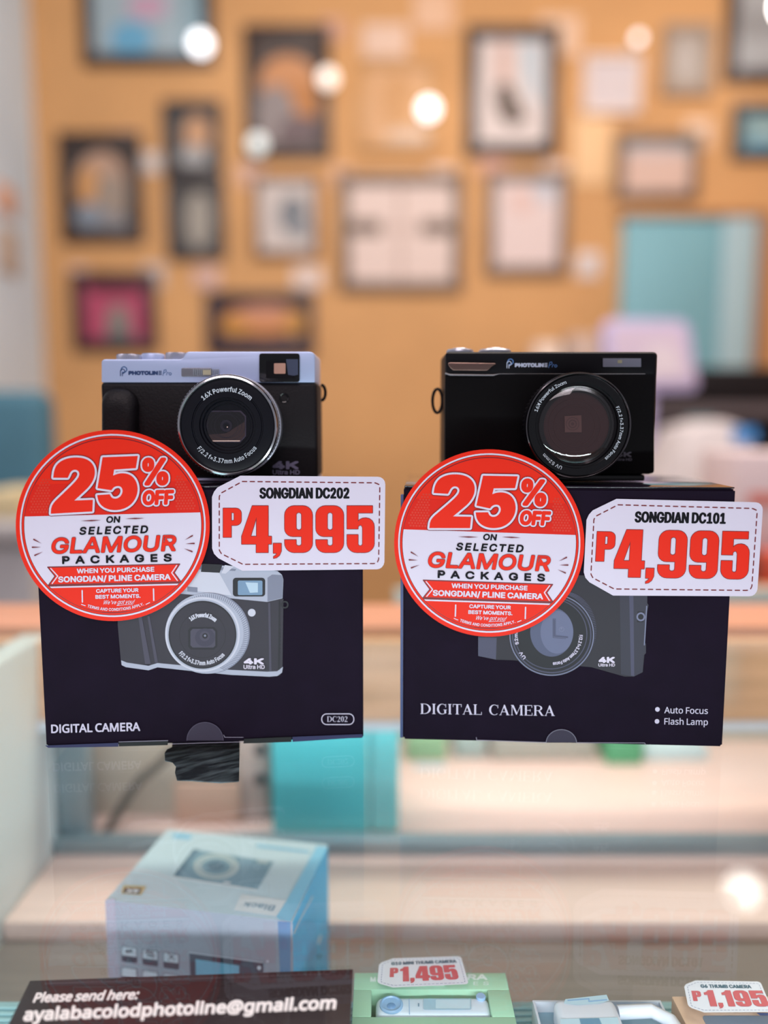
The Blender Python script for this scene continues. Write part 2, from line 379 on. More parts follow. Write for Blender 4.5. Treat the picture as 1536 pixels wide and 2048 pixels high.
INTER = {'a': '765;314,-17 247,-10 186,10 134,42 112,63 79,115 68,144 60,212 66,270 85,316 114,352 152,380 246,414 459,446 521,462 537,477 542,501 524,583 471,633 385,650 293,634 231,591 197,538 81,572 112,633 154,680 205,715 261,738 381,756 470,746 562,708 602,675 634,630 655,570 662,494 662,0 544,0 544,102 536,102 495,48 423,2;335,89 397,96 448,115 488,145 518,183 536,226 542,271 542,373 510,358 345,330 264,312 203,274 186,244 181,206 200,142 255,103',
 'b': '834;418,-15 362,-3 339,7 271,61 232,115 220,115 220,0 103,0 103,1000 223,1000 223,628 232,628 270,680 337,733 387,750 450,756 496,753 538,744 578,729 615,709 649,683 679,652 705,616 727,575 744,530 757,481 765,428 765,314 745,212 727,166 705,125 679,89 650,58 616,32 579,11 539,-4 496,-13;466,94 497,101 549,129 591,172 621,229 639,297 645,372 639,447 621,513 608,543 572,592 525,628 466,646 400,646 369,640 342,629 295,594 259,546 235,485 223,412 223,332 235,259 260,196 296,147 343,112 400,94',
 'c': '778;407,-16 358,-13 312,-4 269,11 230,32 193,59 161,90 134,126 110,167 91,212 78,261 70,313 67,368 70,425 78,478 91,527 110,572 134,613 161,649 193,681 269,729 312,744 358,753 407,756 511,741 600,700 668,633 711,544 595,515 571,568 531,611 476,639 407,648 372,646 340,639 311,627 285,610 243,565 213,508 195,441 189,368 195,297 213,231 243,174 285,130 311,113 340,101 407,91 477,101 532,130 573,174 598,230 713,201 671,110 602,42 512,-1',
 'd': '834;339,-13 296,-4 256,11 219,32 185,58 155,89 129,125 107,166 77,261 67,371 77,481 90,530 108,575 130,616 156,652 186,683 220,709 257,729 297,744 339,753 418,754 474,743 497,733 565,680 602,628 611,628 611,1000 731,1000 731,0 615,0 615,115 603,115 564,61 496,7 446,-10 417,-15;435,94 492,112 539,147 575,196 599,259 611,332 611,412 599,485 576,546 540,594 493,629 465,640 402,648 368,646 309,628 262,592 226,543 203,481 191,411 191,334 203,262 227,199 243,172 285,129 338,101 369,94',
 'e': '794;364,-13 316,-4 271,11 230,32 193,59 161,90 133,126 109,167 91,212 78,260 70,312 67,367 70,423 78,475 91,524 109,569 132,611 159,647 190,679 226,706 266,728 308,743 354,753 403,756 522,735 578,709 628,670 670,619 702,554 723,475 730,333 147,333 147,434 664,434 609,397 603,467 585,528 556,578 516,617 465,641 403,649 341,641 288,616 245,578 214,530 195,474 189,415 190,309 205,239 233,182 251,158 297,121 353,98 384,92 417,91 499,104 561,143 601,207 717,179 694,124 659,77 612,38 555,9 490,-10 454,-15',
 'f': '499;448,746 448,643 13,643 13,746;158,0 160,879 175,932 204,975 243,1008 266,1020 368,1042 437,1036 477,1024 447,921 422,928 383,932 336,925 303,904 292,889 280,848 279,0',
 'g': '836;367,-295 295,-284 263,-274 162,-216 99,-136 199,-80 239,-130 303,-173 407,-191 450,-189 524,-167 555,-148 580,-123 598,-92 608,-55 612,-11 612,134 602,134 563,82 496,31 473,21 383,9 339,12 298,20 221,52 187,76 157,105 108,177 90,220 77,268 67,376 77,484 90,532 108,577 130,617 187,683 221,709 258,729 298,744 340,753 418,754 475,743 498,733 566,680 605,627 615,627 615,746 732,746 732,-17 729,-64 721,-106 708,-143 689,-177 637,-230 606,-251 533,-280 451,-294;436,118 493,134 540,165 576,210 600,269 613,339 613,417 601,487 576,547 541,595 494,629 466,640 403,648 369,646 310,628 263,593 227,545 203,484 191,416 191,340 203,272 227,213 264,167 311,135 339,124 369,118',
 'h': '806;223,0 103,0 103,1000 223,1000 223,565 201,565 220,613 243,653 269,686 299,712 332,731 368,745 406,753 484,754 550,738 607,707 652,660 670,631 694,560 702,472 702,0 582,0 582,462 579,504 571,540 556,572 537,598 512,620 483,635 450,644 387,646 338,634 296,611 262,577 237,532 225,477',
 'i': '328;103,0 103,746 223,746 223,0;148,872 119,883 95,906 83,934 83,966 95,994 119,1017 148,1028 181,1028 211,1017 235,994 247,966 247,934 235,906 211,883 181,872',
 'j': '328;103,746 223,746 222,-92 210,-151 200,-178 169,-222 127,-254 102,-266 42,-279 -19,-281 -19,-170 28,-169 66,-154 90,-125 102,-83;147,872 118,883 94,906 82,934 82,966 94,994 118,1017 147,1028 181,1028 210,1017 234,994 246,966 246,934 234,906 210,883 181,872',
 'k': '748;216,268 216,416 237,416 559,746 708,746 362,392 348,392;103,0 103,1000 223,1000 223,0;578,0 291,365 376,450 732,0',
 'l': '372;274,-5 233,-2 198,6 169,20 145,40 127,64 114,93 106,127 103,166 103,1000 223,1000 223,194 236,122 255,107 287,102 334,107 355,5',
 'm': '1199;103,0 103,746 220,746 221,581 211,581 231,635 260,680 338,739 431,759 470,756 506,747 537,731 565,709 607,652 631,579 614,579 633,631 663,674 748,737 858,759 921,752 977,731 1003,715 1045,672 1063,646 1087,581 1095,501 1095,0 974,0 972,536 963,568 949,594 929,615 880,641 823,650 755,638 736,629 679,570 659,486 659,0 539,0 539,511 529,567 516,591 475,628 450,640 392,650 310,629 275,604 247,568 229,523 223,468 223,0',
 'n': '805;223,0 103,0 103,746 219,746 220,565 201,565 220,613 243,653 269,686 299,712 332,731 368,745 406,753 484,754 550,738 607,707 652,660 684,597 700,518 702,0 582,0 582,462 579,504 571,540 556,572 537,598 512,620 483,635 450,644 387,646 338,634 296,611 262,577 237,532 225,477',
 'o': '816;407,-16 358,-13 312,-4 269,11 230,32 193,59 161,90 134,126 110,167 91,212 78,261 70,313 67,368 70,425 78,478 91,527 110,572 134,613 161,649 193,681 269,729 312,744 358,753 407,756 457,753 504,744 547,729 587,707 623,681 655,649 683,613 706,572 725,527 738,478 746,425 749,368 746,313 738,261 725,212 706,167 683,126 655,90 623,59 587,32 547,11 504,-4 457,-13;407,91 476,101 505,113 554,150 590,201 614,263 626,332 626,405 614,475 590,538 554,589 505,627 476,639 443,646 372,646 340,639 311,627 285,610 243,565 213,508 195,441 189,368 195,297 213,231 243,174 285,130 311,113 340,101',
 'p': '834;103,-281 103,746 220,746 220,628 232,628 270,680 337,733 387,750 450,756 496,753 538,744 578,729 615,709 649,683 679,652 705,616 727,575 744,530 757,481 765,428 765,314 745,212 727,166 705,125 679,89 650,58 616,32 579,11 539,-4 496,-13 418,-15 362,-3 339,7 271,61 232,115 223,115 223,-281;466,94 497,101 549,129 591,172 621,229 639,297 645,372 639,447 621,513 608,543 572,592 525,628 466,646 400,646 369,640 342,629 295,594 259,546 235,485 223,412 223,332 235,259 260,196 296,147 343,112 400,94',
 'q': '834;731,-281 611,-281 611,115 602,115 564,61 496,7 446,-10 384,-16 339,-13 296,-4 256,11 219,32 185,58 155,89 129,125 107,166 77,261 67,371 77,481 90,530 108,575 130,616 156,652 186,683 220,709 257,729 297,744 339,753 418,754 474,743 497,733 565,680 603,628 615,628 615,746 731,746;435,94 492,112 539,147 575,196 599,259 611,332 611,412 599,485 576,546 540,594 493,629 465,640 402,648 368,646 309,628 262,592 226,543 203,481 191,411 191,334 203,262 227,199 243,172 285,129 338,101 369,94',
 'r': '509;103,0 103,746 219,746 219,631 227,631 255,682 300,722 355,748 419,756 479,754 479,634 381,639 334,628 293,606 260,576 237,537 225,491 223,0',
 's': '717;320,-15 252,-3 192,20 142,53 104,98 78,154 70,185 185,209 207,156 244,118 294,97 356,89 393,91 455,108 481,122 501,140 515,159 524,180 525,221 511,253 484,279 443,298 246,348 205,365 170,385 142,409 120,436 104,467 95,501 94,570 112,626 147,675 197,713 258,740 329,754 405,754 470,742 525,719 569,687 588,667 637,570 527,545 508,585 477,620 456,635 402,652 336,652 281,636 257,623 224,588 216,567 215,525 230,492 244,478 338,438 499,398 540,381 574,360 602,337 623,310 639,280 648,246 649,177 642,147 614,93 594,68 542,29 476,0 400,-14',
 't': '447;401,746 401,643 13,643 13,746;128,926 248,926 249,169 259,133 267,120 294,104 335,98 397,105 419,3 377,-5 331,-8 285,-5 245,4 210,20 181,42 158,69 141,102 131,140 128,183',
 'u': '806;322,-8 256,7 199,39 175,60 136,115 111,186 103,273 103,746 223,746 223,283 226,242 235,206 249,174 269,147 294,126 323,111 356,102 419,100 468,112 510,135 544,169 568,214 580,269 582,746 702,746 702,0 586,0 586,181 604,181 585,132 562,92 535,59 505,33 472,14 437,1 399,-7',
 'v': '765;319,0 34,746 166,746 325,305 404,41 362,41 440,305 599,746 730,746 445,0',
 'w': '1115;270,0 44,746 171,746 302,268 344,81 324,81 365,265 495,746 622,746 750,267 791,81 769,81 852,420 944,746 1070,746 844,0 724,0 571,551 544,664 571,664 487,338 391,0',
 'x': '744;41,0 337,429 336,336 56,746 197,746 407,405 345,405 458,601 554,746 691,746 410,332 410,421 703,0 564,0 393,267 340,357 402,357 291,168 180,0',
 'y': '765;93,-272 121,-168 204,-175 256,-145 296,-70 319,-3 34,746 166,746 325,305 404,41 361,41 440,305 600,746 730,746 401,-114 347,-210 274,-267 180,-285 127,-281',
 'z': '748;82,0 82,90 499,628 499,635 94,635 94,746 654,746 654,650 248,118 248,111 666,111 666,0',
 'A': '943;32,0 396,1000 543,1000 910,0 777,0 564,595 456,940 482,940 374,595 167,0;216,279 216,391 727,391 727,279',
 'B': '897;118,0 118,1000 524,998 610,980 678,945 706,923 730,897 749,869 774,805 783,735 777,677 760,629 700,562 619,524 619,515 667,506 714,483 756,447 791,399 814,340 820,305 819,231 813,196 787,131 767,102 712,54 677,35 637,20 592,9 541,2;245,112 535,115 581,123 619,137 648,157 670,180 686,207 696,236 697,293 684,340 659,381 623,415 576,440 520,452 245,454;245,561 468,561 566,582 605,608 635,642 654,683 660,732 658,763 649,793 635,819 614,843 588,863 556,877 517,885 472,888 245,888',
 'C': '1003;463,-10 403,2 347,22 295,49 248,83 205,125 168,172 137,227 112,287 94,352 83,423 79,499 83,576 94,647 112,713 137,773 168,827 205,875 248,916 295,951 347,978 403,998 463,1010 526,1013 669,991 733,964 790,926 840,879 880,822 910,758 930,685 803,685 765,776 702,842 620,883 526,896 481,893 438,884 398,870 361,850 326,824 296,793 269,757 246,715 227,669 214,617 206,561 203,499 206,438 214,382 227,331 246,284 269,243 296,207 327,176 361,150 399,130 439,116 481,107 526,104 620,118 702,158 765,225 803,315 930,315 911,243 881,178 840,122 791,74 734,37 669,9 600,-8 563,-12',
 'D': '987;430,0 189,0 189,112 481,115 534,124 582,138 625,159 663,185 695,216 723,252 745,293 762,339 775,389 785,502 775,614 745,709 723,749 696,785 665,816 628,842 587,862 541,876 490,885 183,888 183,1000 443,1000 513,996 579,985 638,966 693,940 742,907 785,868 821,821 852,769 876,710 894,646 904,577 907,502 904,427 893,357 876,292 852,233 821,180 783,134 739,94 689,60 633,34 571,15 504,4;245,1000 245,0 118,0 118,1000',
 'E': '823;118,0 118,1000 732,1000 732,888 245,888 245,562 699,562 699,450 245,450 245,112 738,112 738,0',
 'F': '806;118,0 118,1000 726,1000 726,888 245,888 245,547 681,547 681,435 245,435 245,0',
 'G': '1023;528,-13 463,-10 403,2 346,22 294,49 246,84 204,125 167,173 136,227 111,287 93,353 83,423 79,499 83,576 93,647 111,713 136,773 167,827 203,875 245,916 293,951 344,978 400,998 458,1010 560,1012 634,1000 703,977 765,943 819,899 864,847 899,788 924,721 932,685 802,685 761,773 700,839 620,882 521,896 478,893 436,884 397,870 360,850 326,824 295,793 269,757 246,715 227,669 214,617 206,561 203,499 206,438 214,382 227,331 246,285 269,243 296,207 327,176 362,150 400,130 440,116 483,107 569,106 644,124 678,140 735,183 779,242 795,277 813,355 815,398 854,391 556,391 556,503 940,503 940,393 936,334 926,278 910,226 886,179 857,135 823,97 784,65 740,37 692,15 641,-1 586,-10',
 'H': '1016;118,0 118,1000 245,1000 245,568 771,568 771,1000 898,1000 898,0 771,0 771,456 245,456 245,0',
 'I': '591;61,0 61,112 232,112 232,888 61,888 61,1000 530,1000 530,888 359,888 359,112 530,112 530,0',
 'J': '779;364,-13 301,-9 244,6 193,30 148,64 112,107 86,159 70,218 65,340 192,340 195,243 204,205 218,173 239,146 264,125 294,110 327,101 364,98 400,101 433,110 462,125 487,146 508,173 522,205 531,243 534,286 534,1000 661,1000 661,286 656,218 640,159 614,107 578,64 534,30 483,6 426,-9',
 'K': '917;205,286 205,425 343,596 715,1000 881,1000 454,542 448,543;118,0 118,1000 245,1000 245,0;732,0 369,509 448,608 882,0',
 'L': '772;118,0 118,1000 245,1000 245,112 710,112 710,0',
 'M': '1235;118,0 118,1000 298,1000 565,312 632,96 604,96 693,368 936,1000 1116,1000 1116,0 991,0 997,899 1008,899 896,572 672,0 562,0 313,631 220,899 234,899 240,572 240,0',
 'N': '1029;118,0 118,1000 268,1000 713,296 762,210 813,108 796,105 784,383 784,1000 911,1000 911,0 760,0 349,650 211,889 234,892 246,572 246,0',
 'O': '1048;525,-13 462,-10 403,2 348,22 296,49 248,83 206,125 169,172 137,227 112,287 94,352 83,423 79,499 83,576 94,647 112,713 137,773 169,827 206,875 248,916 296,951 348,978 403,998 462,1010 525,1013 587,1010 647,998 702,978 754,951 802,916 844,875 880,827 912,773 937,713 955,647 966,576 969,499 966,423 955,352 937,287 912,227 880,172 844,125 802,83 754,49 702,22 647,2 587,-10;525,104 568,107 610,115 687,149 752,205 803,283 821,330 835,382 843,438 846,499 843,561 835,618 821,670 803,717 752,795 687,851 610,885 568,893 525,896 481,893 439,885 362,850 328,825 297,794 270,758 246,716 228,669 214,618 206,561 203,499 206,438 214,382 228,330 246,284 270,242 297,206 328,175 362,150 439,115 481,107',
 'P': '874;118,0 118,1000 462,1000 568,990 613,976 653,958 689,935 719,909 745,879 766,845 794,769 801,727 801,640 794,598 766,522 745,488 719,457 689,430 653,407 613,389 568,376 518,368 215,365 215,477 494,478 558,492 584,503 626,535 655,577 672,627 676,712 665,765 642,811 606,848 557,874 494,887 245,889 245,0',
 'Q': '1048;482,313 615,313 921,-94 788,-94;525,-13 462,-10 403,2 348,22 296,49 248,83 206,125 169,172 137,227 112,287 94,352 83,423 79,499 83,576 94,647 112,713 137,773 169,827 206,875 248,916 296,951 348,978 403,998 462,1010 525,1013 587,1010 647,998 702,978 754,951 802,916 844,875 880,827 912,773 937,713 955,647 966,576 969,499 966,423 955,352 937,287 912,227 880,172 844,125 802,83 754,49 702,22 647,2 587,-10;525,104 568,107 610,115 687,149 752,205 803,283 821,330 835,382 843,438 846,499 843,561 835,618 821,670 803,717 752,795 687,851 610,885 568,893 525,896 481,893 439,885 362,850 328,825 297,794 270,758 246,716 228,669 214,618 206,561 203,499 206,438 214,382 228,330 246,284 270,242 297,206 328,175 362,150 439,115 481,107',
 'R': '883;118,0 118,1000 519,998 614,978 655,960 690,939 721,913 746,884 784,815 802,736 805,692 795,607 784,569 746,501 721,473 690,448 654,427 614,410 569,398 519,391 189,389 189,501 496,503 559,514 608,537 643,570 666,613 677,664 677,721 666,773 643,816 608,851 559,875 495,887 245,889 245,0;694,0 452,450 595,450 841,0',
 'S': '878;387,-15 338,-9 251,18 179,61 150,88 105,152 90,188 80,227 75,268 205,268 217,216 243,172 280,139 327,115 440,97 504,102 562,118 610,145 648,181 671,224 679,274 673,317 653,352 582,402 481,437 303,489 251,512 207,538 169,568 140,603 119,641 106,684 102,732 105,773 113,811 127,847 147,880 172,910 234,959 270,979 353,1005 446,1013 540,1005 582,994 657,959 717,911 761,850 775,817 784,781 788,743 663,743 656,778 642,810 621,837 594,860 562,878 526,891 486,899 411,900 354,889 306,869 268,840 241,803 228,761 228,714 244,673 257,656 333,606 417,577 519,549 612,518 705,467 776,388 796,336 803,272 800,233 792,195 779,159 760,125 736,94 707,66 674,42 636,21 593,4 546,-8 495,-15',
 'T': '882;62,888 62,1000 819,1000 819,888 505,888 505,0 379,0 379,888',
 'U': '1017;509,-16 452,-13 398,-5 349,10 303,30 261,55 225,85 193,119 166,157 145,199 130,243 121,290 118,340 118,1000 244,1000 246,315 262,251 294,195 340,151 399,119 469,103 549,103 619,119 678,151 723,195 754,251 770,315 772,1000 899,1000 899,340 896,290 887,243 871,199 850,157 824,119 792,85 756,55 714,30 669,10 619,-5 566,-13',
 'V': '943;401,0 32,1000 166,1000 423,270 487,60 461,60 569,405 776,1000 910,1000 546,0',
 'W': '1349;305,0 32,1000 162,1000 345,286 387,78 372,78 415,286 602,1000 746,1000 933,286 977,78 960,78 1003,286 1186,1000 1316,1000 1042,0 895,0 723,635 691,769 660,934 687,934 658,776 625,635 453,0',
 'X': '932;36,0 427,559 427,464 58,1000 205,1000 401,710 479,574 456,574 534,710 734,1000 877,1000 509,470 509,564 896,0 750,0 528,324 453,454 481,454 405,326 180,0',
 'Y': '928;400,0 400,409 32,1000 179,1000 378,677 437,574 491,453 440,453 494,576 551,677 749,1000 895,1000 527,409 527,0',
 'Z': '862;82,0 82,91 602,846 670,935 684,893 438,888 79,888 79,1000 780,1000 780,907 332,253 191,65 177,107 421,112 785,112 785,0',
 '0': '891;446,-13 392,-10 342,2 297,21 255,47 218,81 186,122 158,169 135,223 117,283 104,349 94,499 104,649 118,716 136,776 159,830 187,878 219,918 256,952 298,979 343,998 392,1010 446,1013 499,1010 548,998 594,979 635,952 672,918 704,878 732,830 755,776 773,716 786,649 794,577 797,499 794,421 786,349 773,283 755,223 732,169 705,122 673,81 636,47 594,21 549,2 499,-10;446,97 481,100 513,109 543,124 570,145 595,171 616,203 634,240 661,330 674,438 674,561 661,670 634,760 616,797 595,829 570,855 543,876 513,891 481,900 446,903 410,900 377,891 348,876 320,855 296,829 275,797 257,760 230,670 216,561 216,438 230,330 257,240 275,203 296,171 320,145 348,124 377,109 410,100',
 '1': '891;150,0 150,107 768,107 768,0;542,1000 542,0 417,0 417,881 169,703 169,839 390,1000',
 '2': '891;126,0 126,93 555,555 611,642 630,730 623,780 605,823 575,857 537,883 440,903 385,897 339,880 301,851 273,813 255,766 250,711 129,711 131,755 139,796 169,869 192,902 248,955 281,976 357,1004 398,1011 486,1011 527,1004 601,976 634,956 688,905 710,875 739,808 747,771 749,732 729,624 660,508 525,353 300,119 300,111 765,111 765,0',
 '3': '891;383,-11 300,5 224,37 163,84 117,145 91,218 86,259 215,259 226,211 249,171 282,139 325,116 430,98 541,119 585,146 618,183 640,229 647,285 641,337 621,386 588,427 540,459 476,480 395,487 308,487 308,588 566,881 566,889 137,889 137,1000 732,1000 732,905 415,547 415,568 469,570 518,567 564,558 606,542 644,522 677,498 729,437 748,402 762,365 770,326 770,242 748,165 704,98 676,70 607,24 567,8 523,-4 477,-11',
 '4': '891;78,207 78,311 485,1000 611,1000 213,326 213,319 812,319 812,207;554,0 554,624 674,624 674,0',
 '5': '891;391,-11 350,-5 312,6 242,41 186,89 144,150 130,183 117,256 240,256 250,213 271,175 341,118 435,98 492,105 543,127 585,160 617,205 638,258 644,319 643,350 629,408 601,459 563,499 515,528 459,542 428,544 329,528 252,483 132,497 189,1000 720,1000 720,889 296,889 263,593 349,639 451,656 548,642 606,617 656,582 698,537 732,484 755,423 767,356 766,274 758,229 744,188 702,113 674,81 607,30 568,11 526,-3 482,-11',
 '6': '891;400,-11 357,-3 317,10 245,52 215,79 166,146 148,185 135,227 127,271 127,355 143,430 157,470 270,669 496,1000 633,1000 297,513 286,513 324,565 385,603 462,617 506,615 547,608 585,596 621,579 653,558 706,504 727,471 755,396 762,354 762,263 754,221 741,180 723,143 700,108 674,78 609,28 572,10 532,-3 490,-11;473,97 525,111 569,138 604,176 629,224 642,279 642,339 629,395 604,442 569,479 525,506 473,520 417,520 365,506 320,480 285,443 260,396 247,341 247,281 260,225 285,177 320,138 365,111 417,97',
 '7': '891;191,0 636,881 636,889 122,889 122,1000 768,1000 768,882 324,0',
 '8': '891;396,-11 307,7 266,22 198,65 146,121 127,154 113,189 105,226 104,297 108,327 128,384 158,433 199,474 246,504 300,520 234,554 206,577 182,605 163,637 149,672 141,709 138,748 148,820 178,884 199,913 254,960 322,994 361,1005 445,1013 528,1005 602,979 663,938 689,913 728,853 748,785 748,709 726,638 706,605 683,577 655,554 625,537 591,525 643,504 690,474 730,433 761,384 781,327 788,266 785,226 777,189 763,154 744,121 692,65 623,22 540,-4 494,-11;477,98 534,109 583,130 620,161 647,201 660,247 660,300 646,349 618,391 579,425 531,449 475,461 414,461 358,449 309,425 270,391 243,349 229,300 229,247 233,223 253,180 285,145 329,118 382,102 413,98;445,569 539,590 576,616 604,650 622,691 628,738 622,785 605,826 577,859 541,884 445,904 349,884 312,859 284,826 267,785 261,738 267,691 284,650 312,616 349,590',
 '9': '891;490,1011 532,1003 572,990 610,971 644,948 674,921 701,889 723,854 741,815 754,773 762,729 762,645 746,570 733,530 619,331 394,0 256,0 593,487 604,487 565,435 505,397 428,383 384,385 343,392 305,404 269,421 237,442 184,496 146,565 134,604 127,646 127,737 135,780 148,820 166,858 189,892 246,949 280,972 318,990 357,1003 400,1011;417,903 366,889 321,862 286,824 261,776 248,721 248,661 261,606 286,558 321,521 366,494 417,480 473,480 524,494 569,520 604,557 629,605 642,659 642,719 629,775 604,823 569,862 525,889 473,903',
 '%': '1329;314,557 260,572 216,599 183,637 160,683 148,734 148,838 160,889 183,935 217,973 261,1000 315,1014 376,1014 430,1000 474,973 507,935 529,889 542,811 536,708 519,659 491,617 452,584 404,563 376,557;369,646 389,653 405,664 427,698 438,739 439,811 418,893 405,909 389,920 369,927 322,927 285,909 262,874 251,833 251,739 262,698 271,679 284,664 321,646;955,-17 901,-3 856,24 823,62 800,108 787,187 793,290 810,339 839,381 878,413 927,435 985,442 1044,435 1093,413 1131,381 1159,339 1176,290 1180,160 1168,108 1146,62 1112,24 1069,-3 1016,-17;985,68 1028,77 1045,88 1067,123 1078,164 1079,236 1058,318 1046,334 1009,352 962,352 925,334 903,300 891,258 891,164 902,123 925,88 941,77;260,0 948,1000 1062,1000 374,0',
 '/': '490;462,1047 140,-150 28,-150 350,1047',
 '.': '369;169,-7 138,6 112,31 99,63 99,99 112,130 138,156 169,169 205,169 237,156 262,130 276,99 276,63 262,31 237,6 205,-7',
 ',': '369;74,-235 133,140 269,140 166,-235',
 '=': '891;142,481 142,592 749,592 749,481;142,191 142,301 749,301 749,191',
 "'": '405;153,624 138,1000 266,1000 252,624',
 '!': '385;132,315 124,1000 260,1000 251,315;175,-7 143,6 118,31 104,63 104,98 118,130 143,155 175,168 211,168 242,155 267,130 280,98 280,63 267,31 242,6 211,-7'}
